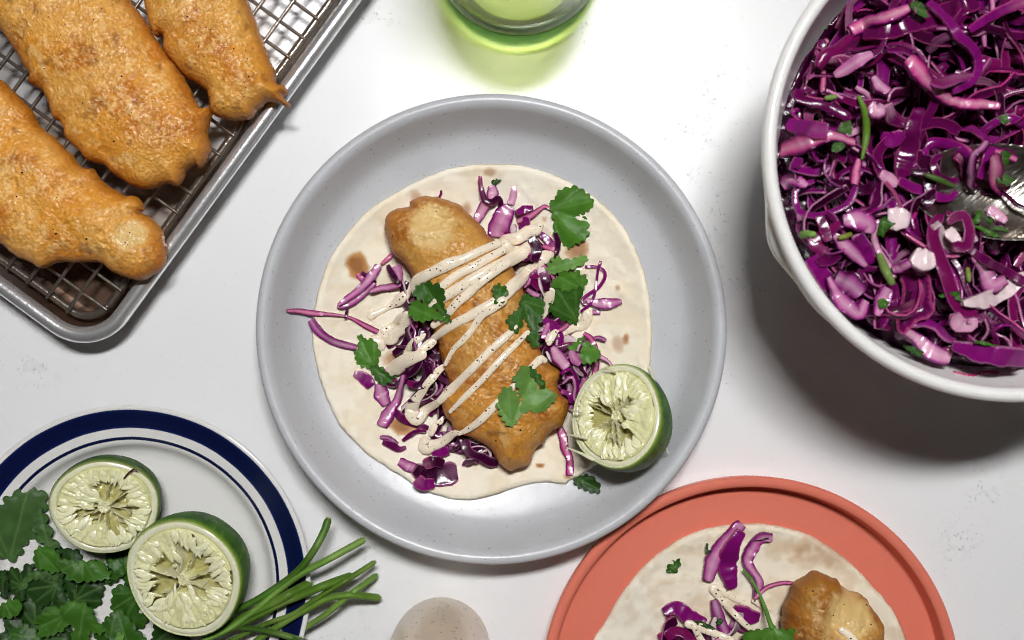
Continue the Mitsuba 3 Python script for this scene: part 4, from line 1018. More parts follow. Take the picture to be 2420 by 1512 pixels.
for c, lab in (((2205, 372), 'dark cabbage scrap at the upper left edge of the spoon'), ((2250, 352), 'magenta cabbage scrap hanging over the upper spoon edge'), ((2330, 345), 'purple cabbage strip hanging over the upper right spoon edge'), ((2190, 430), 'thin purple cabbage scrap on the very tip of the spoon'), ((2172, 492), 'dark cabbage strip tucked against the spoon tip from below'),
               ((2260, 545), 'purple cabbage strip leaning on the lower left spoon edge'), ((2390, 470), 'red pink cabbage scrap at the right side of the spoon'), ((2300, 395), 'small violet cabbage sliver in the shaded part of the spoon'), ((2350, 415), 'rosy cabbage sliver near the upper middle of the spoon'), ((2225, 405), 'wet dark cabbage fold at the left in the spoon')):
    m = slaw_shred(gsp, P(c[0], c[1], 0.128)[:2], gsp.uniform(0.018, 0.032), gsp.uniform(0.003, 0.007), SLAW, 0.4, 0.2)
    put('cabbage_shred', m[:2], 'cabbage', color=m[2], label=lab, category='cabbage shred')
wall = ZF([(1630, 1250, 14), (1700, 1265, 16), (1780, 1275, 14), (1860, 1250, 12), (1970, 1252, 14)])
wp = []
for q in spline(np.array([a[:2] for a in wall]), 24):
    z = 0.13
    for _ in range(30):
        w = P(q[0], q[1], z)[:2]
        rr = np.linalg.norm(w - BOWL_C[:2])
        z = float(np.clip(np.interp(rr, np.array(inner)[:, 0], np.array(inner)[:, 1]), 0.06, 0.1375)) * 0.5 + z * 0.5
    wp.append(np.r_[P(q[0], q[1], z)[:2], z + 0.0006])
put('cabbage_shred', tube(np.array(wp), 0.0006, 6), 'cabbage', color=(0.36, 0.01, 0.09), label='dark red cabbage thread stuck to the white inner wall of the bowl', category='cabbage shred')

# ------------------------------------------------------------------ cilantro
GREEN = [np.array([0.066, 0.190, 0.018]), np.array([0.026, 0.092, 0.007]), np.array([0.120, 0.255, 0.050]), np.array([0.052, 0.115, 0.030]), np.array([0.014, 0.048, 0.006]), np.array([0.044, 0.135, 0.013])]


def serrate(q, amp, period):
    L = np.r_[0, np.cumsum(np.linalg.norm(np.diff(np.vstack([q, q[:1]]), axis=0), axis=1))]
    m = max(60, int(L[-1] / (period / 8)))
    at = np.linspace(0, L[-1], m, endpoint=False)
    e = np.stack([np.interp(at, L, np.r_[q[:, k], q[0, k]]) for k in (0, 1)], 1)
    nrm = np.roll(e, -2, 0) - np.roll(e, 2, 0)
    nrm = np.stack([nrm[:, 1], -nrm[:, 0]], 1) / (np.linalg.norm(nrm, axis=1, keepdims=True) + 1e-12)
    if Polygon(e).exterior.is_ccw is False:
        nrm = -nrm
    ph = (at / period + 0.35 * np.sin(at / period * 0.7)) % 1
    return e + nrm * (amp * np.abs(np.sin(np.pi * ph)) ** 0.75 - amp * 0.55)[:, None]


def leaf_mesh(poly, base, relief, col, seed, wave=0.0026, lift=0.0010, res=0.0009, teeth=(0.0017, 0.0040), thick=0.00035, flat=None, fold=0.0, pleats=0.13):
    q = serrate(np.asarray(poly), *teeth)
    h = (relief.at(q[:, 0], q[:, 1], 0.001) if relief is not None else np.full(len(q), flat))
    A = np.c_[q - q.mean(0), np.ones(len(q))]
    if flat is None:
        co = np.linalg.lstsq(A, h, rcond=None)[0]
        sl = np.linalg.norm(co[:2])
        co[:2] *= min(1, 0.45 / max(sl, 1e-9))
        off = np.quantile(h - A @ co, 0.80)
    else:
        co, off = np.array([0, 0, flat]), 0.0
    cen = q.mean(0)
    size = np.sqrt(Polygon(q).buffer(0).area)
    base = np.asarray(base)
    ax = cen - base; ax = ax / (np.linalg.norm(ax) + 1e-9); nx = np.array([-ax[1], ax[0]])

    def z(p, d):
        r = p - base
        u, s = r @ ax, r @ nx
        an = np.arctan2(s, u + 1e-6)
        rr = np.linalg.norm(r, axis=1)
        pleat = pleats * rr * (np.abs(np.sin(an * 3.2)) - 0.5)
        return (p - cen) @ co[:2] + co[2] + off + lift + wave * 2 * (fb(p, size * 0.55, seed, 2) - 0.5) + pleat + fold * np.abs(s) - 0.06 * ramp(0.004 - d, 0, 0.004) * 0.01

    v, f, d, up = sheet(q, res, z, thick)
    r = v[:, :2] - base
    u, s = r @ ax, r @ nx
    an = np.arctan2(s, u + 1e-6); rr = np.linalg.norm(r, axis=1)
    vein = np.zeros(len(v))
    for k in (-1.05, -0.5, 0.0, 0.5, 1.05):
        vein = np.maximum(vein, np.exp(-(rr * np.sin(an - k) / 0.0005) ** 2) * (np.abs(an - k) < 1.2) * (0.75 if k else 1.0) * ramp(d, 0.0, 0.002))
    n1 = fb(v, 0.006, seed + 3, 3)
    c = col * (0.60 + 0.70 * n1)[:, None]
    c = blend(c, np.array([0.20, 0.36, 0.11]), 0.30 * vein)
    c = blend(c, np.array([0.10, 0.22, 0.07]), 0.5 * (~up))
    return v, f, c


def leaf(pts, base, label, g=0, relief=None, z0=0.02, seed=0, parent=None, name='cilantro_leaf', **more):
    relief = relief or top
    a = np.array(pts, float)
    z = z0
    for _ in range(2):
        w = P(a[:, 0], a[:, 1], z)[:, :2]
        z = float(np.quantile(relief.at(w[:, 0], w[:, 1]), 0.7)) + 0.001
    w = P(a[:, 0], a[:, 1], z)[:, :2]
    b = P(*base, z)[:2]
    m = leaf_mesh(w, b, relief, GREEN[g], seed, **more)
    if parent:
        k = put(name, m[:2], 'herb', parent, color=m[2])
    else:
        k = put(name, m[:2], 'herb', color=m[2], label=label, category='cilantro leaf')
    relief.stamp(m)
    return k, m


# ------------------------------------------------------------------ sauce (before the leaves that lie on it)
SAUCE_C = np.array([0.85, 0.74, 0.575])


def drizzle(name, label, strokes, relief, z0, seed, flat=0.56):
    k = thing(name, label, 'sauce')
    g = np.random.default_rng(seed)
    specks = []
    for st in strokes:
        st = np.array([list(a) for a in st], float)
        n = int(np.clip(np.sum(np.linalg.norm(np.diff(st[:, :2], axis=0), axis=1)) / 3.0, 8, 90))
        q = spline(st, n) if len(st) > 2 else spline(st, n)
        r = q[:, 2] * K * 0.94 * (1 + 0.07 * (fb(np.c_[np.arange(n) * 0.5, np.full(n, seed)], 3.0, seed, 2) - 0.5) * 2)
        z = np.full(n, z0)
        for _ in range(3):
            w = P(q[:, 0], q[:, 1], 0)[:, :2] * ((H - z) / H)[:, None]
            h = relief.at(w[:, 0], w[:, 1], 0.0010)
            h = np.maximum(h, gaussian_filter1d(h, 3.0, mode='nearest'))
            h = gaussian_filter1d(h, 4.5, mode='nearest')
            z = h + r * flat * 0.45
        w = P(q[:, 0], q[:, 1], 0)[:, :2] * ((H - z) / H)[:, None]
        m = tube(np.c_[w, z], r, 16, flat)
        v = m[0].copy()
        put('sauce_stroke', (v, m[1]), 'sauce', k, color=SAUCE_C * (0.96 + 0.08 * fb(v, 0.01, seed, 2))[:, None])
        relief.stamp(m)
        for _ in range(int(n * 0.30) + 1):
            i = g.integers(0, n)
            s = g.uniform(-0.75, 0.75)
            t = (w[min(i + 1, n - 1)] - w[max(i - 1, 0)]); t /= np.linalg.norm(t) + 1e-9
            p = np.r_[w[i] + np.array([-t[1], t[0]]) * s * r[i], z[i] + r[i] * flat * math.sqrt(1 - s * s)]
            rr = g.uniform(0.00016, 0.00042) if g.random() < 0.85 else 0.00062
            ic = trimesh.creation.icosphere(subdivisions=1, radius=1.0)
            specks.append((ic.vertices * [rr, rr * 0.8, rr * 0.5] + p, ic.faces))
    v, f, _ = join(specks)
    put('pepper_speck', (v, f), 'sauce', k, color=(0.035, 0.025, 0.02), kind='stuff')
    return k


A4 = lambda p: ZA([(a, b, c) for a, b, c in p])
S_ON = [
    A4([(1575, 615, 40), (1530, 660, 66), (1470, 670, 62), (1400, 720, 62), (1340, 745, 60), (1250, 760, 60), (1200, 780, 40)]),
    A4([(1175, 790, 40), (1030, 850, 42), (860, 930, 44), (720, 980, 58), (600, 1040, 56), (500, 1090, 56), (420, 1140, 58), (390, 1200, 46)]),
    A4([(1225, 850, 38), (1100, 920, 42), (960, 1000, 44), (800, 1080, 42), (690, 1160, 42), (630, 1210, 40)]),
    A4([(1470, 830, 66), (1400, 870, 70), (1290, 860, 60), (1240, 790, 50)]),
    A4([(1420, 870, 66), (1320, 930, 66), (1180, 1000, 56), (1020, 1080, 54), (870, 1170, 52), (740, 1250, 52), (640, 1310, 50), (560, 1370, 44)]),
    A4([(1260, 970, 46), (1130, 1060, 48), (1000, 1160, 46), (900, 1260, 44), (800, 1340, 44), (720, 1430, 42), (640, 1510, 38), (570, 1560, 34)]),
    A4([(1660, 890, 56), (1600, 930, 70), (1550, 1000, 52), (1470, 1050, 60), (1400, 1120, 62), (1320, 1190, 64), (1230, 1280, 60), (1120, 1360, 50), (1000, 1420, 48), (900, 1480, 46), (800, 1530, 44), (700, 1590, 42), (590, 1670, 36), (560, 1690, 28)]),
    A4([(1220, 1330, 46), (1130, 1400, 42), (1040, 1460, 36), (980, 1530, 34), (920, 1620, 32), (850, 1700, 30), (760, 1790, 26), (680, 1930, 20)]),
    Z4([(1260, 100, 14), (1210, 150, 22), (1130, 220, 22), (1040, 310, 23), (950, 400, 24), (880, 470, 27), (830, 520, 20)]),
    Z4([(1330, 130, 14), (1270, 190, 18), (1170, 290, 19), (1080, 390, 18), (980, 490, 18), (930, 540, 14), (890, 580, 12)]),
    Z4([(1425, 290, 18), (1400, 285, 26), (1350, 330, 20), (1280, 400, 17), (1200, 490, 20), (1130, 560, 24), (1060, 630, 22), (990, 680, 18), (940, 705, 12)]),
]
S_ON = [[(a[0], a[1], a[2]) for a in s] for s in S_ON]
drizzle('sauce_drizzle', 'beige peppery sauce drizzled in stripes across the fish on the grey plate', S_ON, top, 0.035, 3)
S_L = [
    ZB([(1290, 890, 60), (1330, 860, 60), (1440, 810, 44), (1570, 740, 48), (1680, 670, 80), (1780, 590, 70), (1830, 540, 40)]),
    ZB([(1330, 1260, 110), (1420, 1290, 100), (1390, 1350, 60)]),
    ZB([(1450, 1160, 100), (1570, 1190, 120), (1640, 1130, 90), (1740, 1060, 80), (1790, 960, 80), (1860, 880, 80), (1960, 850, 60)]),
    ZB([(1480, 1090, 60), (1600, 1020, 50), (1700, 930, 70), (1800, 880, 70)]),
    ZB([(2050, 1150, 22), (2000, 1200, 40), (1920, 1240, 56), (1850, 1320, 56), (1790, 1420, 50)]),
    ZB([(2170, 1250, 56), (2110, 1290, 72), (2030, 1350, 60), (1930, 1440, 70), (1800, 1480, 90)]),
    ZC([(1250, 110, 80), (1130, 160, 90), (1010, 210, 110), (900, 290, 120), (820, 330, 100)]),
    ZC([(1550, 290, 44), (1480, 350, 56), (1390, 460, 60), (1320, 540, 56), (1260, 640, 60), (1190, 730, 66), (1130, 830, 90), (1100, 920, 100)]),
    ZC([(1510, 770, 46), (1420, 830, 60), (1320, 890, 70), (1250, 960, 90), (1180, 1020, 110), (1110, 960, 100)]),
    ZC([(1555, 1000, 20), (1520, 1060, 44), (1460, 1090, 40), (1420, 1160, 52), (1390, 1230, 44)]),
    ZC([(1290, 1330, 70), (1310, 1420, 120), (1400, 1400, 90), (1500, 1370, 76), (1600, 1310, 70), (1690, 1240, 56), (1760, 1215, 36)]),
]
drizzle('sauce_drizzle', 'thick beige sauce blobs over the cabbage left of the fish on the grey plate', S_L, top, 0.024, 4, 0.44)
S_R = [
    ZD([(1140, 430, 70), (1240, 430, 80), (1300, 460, 60)]),
    ZD([(820, 730, 60), (790, 820, 80), (770, 920, 70), (730, 1020, 56), (700, 1090, 36)]),
    ZD([(1370, 990, 40), (1340, 1050, 80), (1310, 1140, 90), (1260, 1210, 80), (1150, 1240, 60), (1040, 1290, 56), (940, 1350, 30)]),
    ZD([(880, 1300, 40), (840, 1350, 56), (800, 1430, 54), (790, 1460, 40)]),
]
drizzle('sauce_drizzle', 'beige sauce drips on the cabbage right of the fish on the grey plate', S_R, top, 0.022, 5, 0.44)
S_C = [
    ZR([(690, 770, 44), (740, 780, 44), (820, 820, 42), (910, 870, 38), (980, 905, 32), (1030, 925, 22)]),
    ZR([(690, 790, 36), (760, 870, 32), (840, 960, 34), (920, 1040, 34), (990, 1110, 30), (1040, 1150, 26)]),
    ZR([(460, 1110, 44), (540, 1130, 46), (660, 1180, 40), (760, 1220, 38), (860, 1260, 36)]),
    ZR([(520, 1150, 34), (560, 1230, 34), (600, 1290, 34)]),
    ZR([(1080, 890, 26), (1150, 930, 34), (1215, 965, 28)]),
]
drizzle('sauce_drizzle', 'beige sauce lines over the cabbage on the coral plate taco', S_C, top, 0.020, 6)
drizzle('sauce_drizzle', 'short beige sauce dab on the fish of the coral plate', [ZR([(1910, 1170, 34), (1970, 1210, 36), (2040, 1280, 30)])], top, 0.042, 7)

# ------------------------------------------------------------------ leaves of the grey plate
leaf(ZA([(1660, 400), (1720, 370), (1745, 300), (1790, 275), (1850, 262), (1890, 250), (1950, 262), (1995, 300), (2030, 330), (2060, 370), (2085, 402), (2050, 460), (2000, 500), (1930, 520), (1990, 530), (2030, 565), (2040, 610), (2015, 650), (2040, 690), (2005, 740), (1960, 775), (1900, 790), (1860, 832),
      (1790, 780), (1740, 730), (1705, 690), (1712, 600), (1690, 500)]), ZA([(1690, 470)])[0], 'large flat cilantro leaf at the upper right of the grey plate taco', 0, seed=1)
leaf(ZD([(1360, 245), (1275, 200), (1200, 240), (1080, 270), (960, 260), (900, 225), (870, 262), (822, 260), (830, 320), (770, 342), (745, 420), (800, 450), (800, 490), (900, 470), (1000, 440), (1120, 410), (1250, 350), (1310, 325)]), ZD([(1330, 255)])[0], 'uppermost of three overlapping cilantro leaves right of the sauced fish', 2, seed=2)
leaf(ZD([(910, 490), (1000, 440), (1110, 470), (1140, 440), (1210, 430), (1270, 510), (1310, 490), (1350, 550), (1310, 640), (1290, 690), (1200, 690), (1060, 740), (970, 770), (940, 680), (830, 680), (822, 590), (890, 550)]), ZD([(1270, 680)])[0], 'middle of three overlapping cilantro leaves right of the sauced fish', 0, seed=3)
leaf(ZD([(840, 730), (900, 670), (980, 720), (1060, 740), (1220, 660), (1290, 700), (1250, 800), (1225, 900), (1215, 1050), (1200, 1200), (1080, 1170), (950, 1110), (880, 1060), (790, 1020), (800, 970), (782, 900), (850, 910), (850, 820)]), ZD([(1210, 1150)])[0], 'dark lowest of three overlapping cilantro leaves right of the sauced fish', 1, seed=4)
leaf(ZD([(470, 1290), (560, 1280), (640, 1340), (650, 1520), (580, 1520), (490, 1420)]), ZD([(640, 1500)])[0], 'small dark leaf tip peeking below the pointed cilantro leaf', 1, seed=6)
leaf(ZD([(460, 750), (560, 810), (620, 820), (680, 810), (722, 870), (737, 940), (710, 1010), (680, 1080), (690, 1130), (640, 1190), (640, 1330), (560, 1280), (490, 1200), (440, 1060), (430, 1120), (400, 1230), (330, 1310), (255, 1290), (230, 1220), (190, 1180), (185, 1120), (260, 1060), (370, 960), (388, 840)]), ZD([(430, 860)])[0], 'pointed forked cilantro leaf hanging over the right edge of the fish', 1, seed=5)
leaf(ZA([(1118, 1210), (1150, 1190), (1185, 1160), (1215, 1190), (1265, 1200), (1268, 1260), (1250, 1310), (1220, 1350), (1150, 1352), (1140, 1290)]), ZA([(1180, 1345)])[0], 'small cilantro leaf on a sauce stripe in the middle of the fish', 1, seed=7)
leaf(ZB([(1870, 590), (1920, 460), (2010, 420), (2100, 392), (2170, 432), (2240, 430), (2300, 480), (2345, 600), (2312, 700), (2340, 800), (2425, 940), (2405, 985), (2330, 880), (2200, 780), (2050, 690), (1940, 640)]), ZB([(2400, 960)])[0], 'dark upper half of the cilantro leaf at the left edge of the fish', 1, seed=8)
leaf(ZB([(1800, 790), (1860, 680), (1950, 660), (2060, 720), (2200, 800), (2330, 890), (2405, 985), (2300, 945), (2150, 930), (2020, 970), (1920, 950), (1830, 880)]), ZB([(2400, 975)])[0], 'bright lower half of the cilantro leaf at the left edge of the fish', 0, seed=9)
leaf([(847, 790), (857, 794), (865, 804), (873, 800), (885, 804), (895, 823), (898, 836), (889, 862), (880, 872), (866, 868), (854, 866), (841, 857), (839, 832), (848, 819)], (884, 866), 'upper cilantro leaflet on the cabbage at the far left of the taco', 0, seed=10)
leaf([(871, 869), (888, 862), (904, 869), (921, 889), (938, 888), (921, 904), (904, 911), (891, 899), (881, 883)], (880, 866), 'lower cilantro leaflet below it, beside a sauce blob', 1, seed=11)
labels['cilantro_leaf_010' if 'cilantro_leaf_010' in labels else list(labels)[-1]]['label'] = 'curled dark cilantro leaflet beside the thick left sauce blob'
leaf(ZE([(690, 140), (760, 95), (850, 25), (852, 60), (800, 95), (880, 72), (950, 110), (1000, 160), (1010, 215), (980, 258), (900, 285), (850, 280), (790, 210), (760, 170)]), ZE([(700, 150)])[0], 'forked cilantro leaf just above the lime half on the taco', 0, seed=12)
leaf(ZE([(330, 300), (400, 350), (460, 420), (505, 510), (450, 522), (390, 440), (345, 372)]), ZE([(430, 500)])[0], 'folded dark lobe behind the big cilantro leaf at the fish bottom', 1, seed=14)
leaf(ZE([(170, 430), (220, 390), (240, 340), (290, 295), (335, 330), (365, 390), (400, 470), (440, 545), (500, 520), (600, 580), (580, 640), (520, 690), (510, 722), (440, 750), (330, 730), (260, 770), (200, 870), (140, 875), (100, 830), (60, 760), (30, 680), (60, 570), (100, 512), (160, 502), (215, 560), (240, 640), (240, 540), (205, 460)]), ZE([(170, 860)])[0], 'big bright cilantro leaf lying on the bottom end of the fish', 2, seed=13, lift=0.0012)
leaf(ZE([(750, 1400), (800, 1350), (900, 1335), (960, 1370), (1000, 1420), (1015, 1475), (980, 1512), (900, 1490), (850, 1470), (800, 1452)]), ZE([(800, 1380)])[0], 'dark cilantro leaf on bare grey plate below the lime half', 4, seed=15)
leaf(ZA([(1110, 200), (1150, 165), (1180, 182), (1222, 184), (1182, 212), (1145, 245)]), ZA([(1150, 180)])[0], 'tiny curled herb scrap at the top of the grey plate taco', 4, seed=16, teeth=(0.0004, 0.003))
# coral plate
leaf(ZR([(250, 580), (300, 520), (350, 505), (385, 500), (378, 560), (350, 620), (300, 635), (258, 610)]), ZR([(350, 610)])[0], 'tiny cilantro leaf alone at the left of the coral plate tortilla', 1, seed=17, z0=0.01)
leaf(ZR([(625, 340), (648, 350), (636, 400), (668, 410), (650, 450), (620, 430)]), ZR([(650, 440)])[0], 'curled herb scrap left of the upright cabbage on the coral plate', 4, seed=18, z0=0.01, teeth=(0.0003, 0.003))
sprig = thing('cilantro_sprig', 'cilantro sprig with thin curved stem in the middle of the coral plate taco', 'cilantro sprig')
leaf(ZR([(985, 1230), (1050, 1190), (1130, 1170), (1200, 1160), (1235, 1110), (1290, 1140), (1360, 1150), (1420, 1125), (1470, 1160), (1480, 1240), (1440, 1320), (1200, 1340), (1000, 1310)]), ZR([(1240, 1120)])[0], None, 0, seed=19, parent=sprig, name='leaf', z0=0.02)
st = ZR([(985, 600), (1040, 670), (1090, 750), (1150, 880), (1190, 980), (1220, 1070), (1245, 1140)])
sp_ = lay(st, top, 0.015, 0.0016, 30, 4.0)
put('stem', tube(sp_, np.linspace(0.0007, 0.0014, 30), 8), 'herb', sprig, color=(0.10, 0.24, 0.04))
for pts, lab, sd in ((ZR([(1080, 320), (1150, 312), (1225, 290), (1210, 312), (1150, 332), (1090, 336)]), 'narrow dark herb strip on the wavy cabbage of the coral plate', 20), (ZR([(500, 1080), (580, 1090), (680, 1130), (730, 1170), (650, 1160), (560, 1120)]), 'dark herb strip on the sauce line of the coral plate', 21), (ZR([(710, 1090), (770, 1060), (800, 1090), (740, 1130)]), 'dark herb bit between sauce lines on the coral plate', 22)):
    leaf(pts, pts[0], lab, 4, seed=sd, teeth=(0.0002, 0.003), z0=0.015)

# herbs in the bowl
HB = [
    (ZG([(910, 1060), (950, 990), (1030, 960), (1050, 1010), (1040, 1080), (960, 1070)]), 'small dull cilantro leaf above the dusky pink shred in the bowl', 3),
    (ZG([(900, 1140), (980, 1120), (1000, 1170), (940, 1210), (905, 1190)]), 'small dull cilantro leaf below the dusky pink shred in the bowl', 3),
    (ZG([(1505, 30), (1570, 0), (1640, 30), (1700, 110), (1640, 135), (1560, 100), (1515, 70)]), 'curly cilantro leaf at the top of the bowl', 3),
    (ZG([(870, 150), (890, 90), (945, 95), (930, 160)]), 'olive herb square in the shade at the upper left of the bowl', 3),
    (ZF([(1030, 690), (1080, 665), (1120, 690), (1120, 740), (1060, 750)]), 'small bright cilantro leaf left of the big purple leaf', 5),
    (ZF([(1045, 60), (1080, 20), (1120, 60), (1170, 80), (1110, 130), (1080, 190), (1040, 160)]), 'dark wet cilantro leaf beside the white angular chunk', 1),
    (ZF([(1520, 650), (1600, 620), (1680, 615), (1700, 690), (1670, 690), (1640, 645), (1560, 660)]), 'dark herb strip right of the big purple leaf', 1),
    (ZF([(1790, 1005), (1860, 1005), (1970, 1045), (1880, 1040), (1800, 1020)]), 'green herb strip above the bright violet slice', 5),
    (ZF([(1215, 1040), (1300, 1045), (1410, 1110), (1390, 1140), (1290, 1100)]), 'dark wet leaf above the bowl wall at the bottom of the slaw', 4),
    (ZG([(2200, 1260), (2240, 1200), (2330, 1220), (2300, 1300), (2240, 1330), (2190, 1310)]), 'shiny dark cilantro clump in the spoon', 1),
    (ZG([(2210, 1400), (2300, 1380), (2390, 1430), (2300, 1480), (2220, 1450)]), 'yellow green cilantro piece in the spoon', 3),
    (ZF([(1800, -20), (1850, -30), (1860, 20), (1800, 90), (1730, 80), (1790, 30)]), 'flat green cilantro strip in the lower part of the spoon', 1),
    (ZF([(1780, 90), (1860, 100), (1960, 150), (2060, 190), (1940, 180), (1840, 130)]), 'long herb strip along the lower edge of the spoon', 5),
    (ZF([(1900, 20), (1950, 50), (1940, 80), (1905, 60)]), 'small herb scrap in the middle of the spoon', 1),
    (ZF([(1920, 105), (2010, 95), (2100, 130), (2040, 140), (1960, 125)]), 'pale herb scrap near the lower edge of the spoon', 3),
    (ZG([(2220, 930), (2290, 900), (2330, 960), (2270, 985)]), 'yellow green herb bit at the right above the spoon', 3),
]
for i, (pts, lab, gi) in enumerate(HB):
    leaf(pts, pts[0], lab, gi, relief=SLAW, z0=0.120, seed=60 + i, teeth=(0.0005, 0.003), lift=0.0006)
ST = [
    (ZG([(1108, 775), (1150, 880), (1165, 1000), (1160, 1120), (1130, 1260)]), [16, 26, 28, 26, 10], 'long curved green stem in the left of the slaw', (0.10, 0.20, 0.02)),
    (ZF([(1050, 340), (1090, 440), (1140, 540)]), [26, 34, 26], 'short olive stem crossing the white edged shred', (0.16, 0.24, 0.06)),
    (ZF([(385, 175), (450, 165), (525, 165)]), [26, 34, 22], 'pale green stem end against the left rim of the bowl', (0.18, 0.34, 0.07)),
    (ZF([(1085, 970), (1130, 1030), (1190, 1095)]), [16, 22, 16], 'olive stem along the lower left rim of the bowl', (0.14, 0.19, 0.05)),
    (ZG([(1650, 1395), (1740, 1430), (1850, 1480)]), [18, 24, 18], 'green stem just left of the spoon tip', (0.06, 0.11, 0.02)),
    (ZF([(1740, 440), (1745, 480), (1750, 525)]), [16, 22, 16], 'tiny olive stem bit beside the veined wedge', (0.17, 0.22, 0.04)),
    (ZF([(735, 190), (780, 180), (815, 165)]), [18, 22, 16], 'stubby olive stem bit near the pink leaf shaped shred', (0.17, 0.20, 0.03)),
    (ZG([(850, 780), (885, 775), (915, 770)]), [18, 22, 18], 'stubby green stem bit left of the long curved stem', (0.16, 0.25, 0.06)),
]
for pts, rad_, lab, col in ST:
    pth = lay(pts, SLAW, 0.120, 0.003, 20, 4.0)
    r = np.interp(np.linspace(0, 1, 20), np.linspace(0, 1, len(rad_)), rad_) / (2.12 * 1.5868) * K * 0.9
    put('chopped_cilantro', tube(pth, r, 10), 'herb', color=col, label=lab, category='chopped herb')

# ------------------------------------------------------------------ limes
def lime(label, cen_px, rx, ry, rot, tilt_dir, tilt, zc, depth, seed, rind_dark=0.0, hole=0.42):
    """A squeezed half: rind cup, pith ring, torn pulp with hollow segments, membranes and juice sacs."""
    k = thing('lime_half', label, 'lime')
    g = np.random.default_rng(seed)
    C = P(cen_px[0], cen_px[1], zc)
    ra, rb = rx * K * (H - zc) / H, ry * K * (H - zc) / H
    ca, sa_ = math.cos(rot), math.sin(rot)
    td = np.array([math.cos(tilt_dir), math.sin(tilt_dir)])

    def place(v):
        """Lime axes (unit disc, heights in metres) to the world; the cut face leans by tilt towards tilt_dir."""
        v = np.asarray(v, float)
        x, y, z = v[:, 0] * ra, v[:, 1] * rb, v[:, 2]
        x, y = x * ca - y * sa_, x * sa_ + y * ca
        along = x * td[0] + y * td[1]
        px_, py_ = x - along * td[0], y - along * td[1]
        a2 = along * math.cos(tilt) + z * math.sin(tilt)
        z2 = -along * math.sin(tilt) + z * math.cos(tilt)
        return np.stack([C[0] + px_ + a2 * td[0], C[1] + py_ + a2 * td[1], C[2] + z2], 1)

    na_ = 120
    th_ = np.arange(na_) * 2 * np.pi / na_
    wob = 1 + 0.012 * np.sin(3 * th_ + seed) + 0.008 * np.sin(5 * th_ + 2 * seed)
    # rind: from the inner edge of the cut over the rim and down to the base
    pr = [(0.955, -0.0006), (0.972, 0.0002), (0.990, 0.0000), (1.004, -0.0010), (1.016, -0.0035)]
    for t in np.linspace(0.10, 1.0, 15):
        pr.append((1.02 * math.cos(t * math.pi / 2) ** 0.62 if t < 1 else 0.0, -0.0035 - depth * math.sin(t * math.pi / 2)))
    rv = np.vstack([np.stack([np.cos(th_) * r * wob, np.sin(th_) * r * wob, np.full(na_, z)], 1) for r, z in pr])
    kk = np.arange(na_)
    rf = np.vstack([np.stack([i * na_ + kk, (i + 1) * na_ + kk, (i + 1) * na_ + (kk + 1) % na_, i * na_ + (kk + 1) % na_], 1) for i in range(len(pr) - 1)])
    rf = np.vstack([rf[:, [0, 1, 2]], rf[:, [0, 2, 3]]])
    rv[:, 2] += np.where(rv[:, 2] < -0.003, 0.0010 * (fb(rv * [ra, rb, 1], 0.009, seed, 2) - 0.5), 0)
    rim_t = np.repeat(np.arange(len(pr)), na_)
    n1 = fb(rv * [ra, rb, 1], 0.010, seed + 1, 3)
    n2 = fb(rv * [ra, rb, 1], 0.0016, seed + 2, 2)
    c = blend(np.array([0.034, 0.125, 0.003]), np.array([0.012, 0.058, 0.002]), ramp(n1, 0.35, 0.7))
    c = blend(c, np.array([0.13, 0.24, 0.03]), 0.6 * ramp(n2, 0.58, 0.8))
    c = blend(c, np.array([0.34, 0.46, 0.08]), np.where(rim_t == 2, 0.75, np.where(rim_t == 3, 0.35, 0.0)))
    c = blend(c, np.array([0.66, 0.68, 0.42]), np.where(rim_t <= 1, 0.9, 0.0))
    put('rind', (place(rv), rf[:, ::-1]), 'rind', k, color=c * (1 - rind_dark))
    # pith
    pp = [(0.962, -0.0004), (0.93, 0.0003), (0.885, 0.0003), (0.855, -0.0004), (0.840, -0.003)]
    pv = np.vstack([np.stack([np.cos(th_) * r * wob, np.sin(th_) * r * wob, np.full(na_, z)], 1) for r, z in pp])
    pf = np.vstack([np.stack([i * na_ + kk, (i + 1) * na_ + kk, (i + 1) * na_ + (kk + 1) % na_, i * na_ + (kk + 1) % na_], 1) for i in range(len(pp) - 1)])
    pf = np.vstack([pf[:, [0, 1, 2]], pf[:, [0, 2, 3]]])
    pc = blend(np.array([0.74, 0.74, 0.58]), np.array([0.66, 0.66, 0.42]), fb(pv, 0.5, seed + 3, 2))
    put('pith', (place(pv), pf[:, ::-1]), 'pulp', k, color=pc)
    # pulp: a torn relief with hollow segments round the core
    ns = 9
    cuts = np.sort((np.arange(ns) + g.uniform(-0.38, 0.38, ns)) * 2 * np.pi / ns)
    fillr = hole * np.array([0.35, 1.25, 0.8, 1.1, 0.5, 1.35, 0.9, 0.65, 1.15])[g.permutation(9)]
    deep = g.uniform(0.5, 1.0, ns)
    disc = np.stack([np.cos(th_) * 0.862 * wob, np.sin(th_) * 0.862 * wob], 1)
    pts, tri, d, ne = fill(disc, 0.016)
    r, an = np.linalg.norm(pts, axis=1), np.arctan2(pts[:, 1], pts[:, 0]) % (2 * np.pi)
    idx = (np.searchsorted(cuts, an) - 1) % ns
    nxt = (cuts[(idx + 1) % ns] - cuts[idx]) % (2 * np.pi)
    u = ((an - cuts[idx]) % (2 * np.pi)) / nxt
    midw = np.sin(np.pi * np.clip(u, 0, 1))
    wallw = ramp(midw * r, 0.02, 0.07)
    rad_lim = fillr[idx] + 0.22 * (fb(np.c_[an * 4, r * 2], 1.0, seed + 5, 3) - 0.5) * 2
    hollow = wallw * ramp(rad_lim - r, 0.0, 0.07) * ramp(r + 0.12 * (fb(pts, 0.12, seed + 21, 2) - 0.5), 0.10, 0.17)
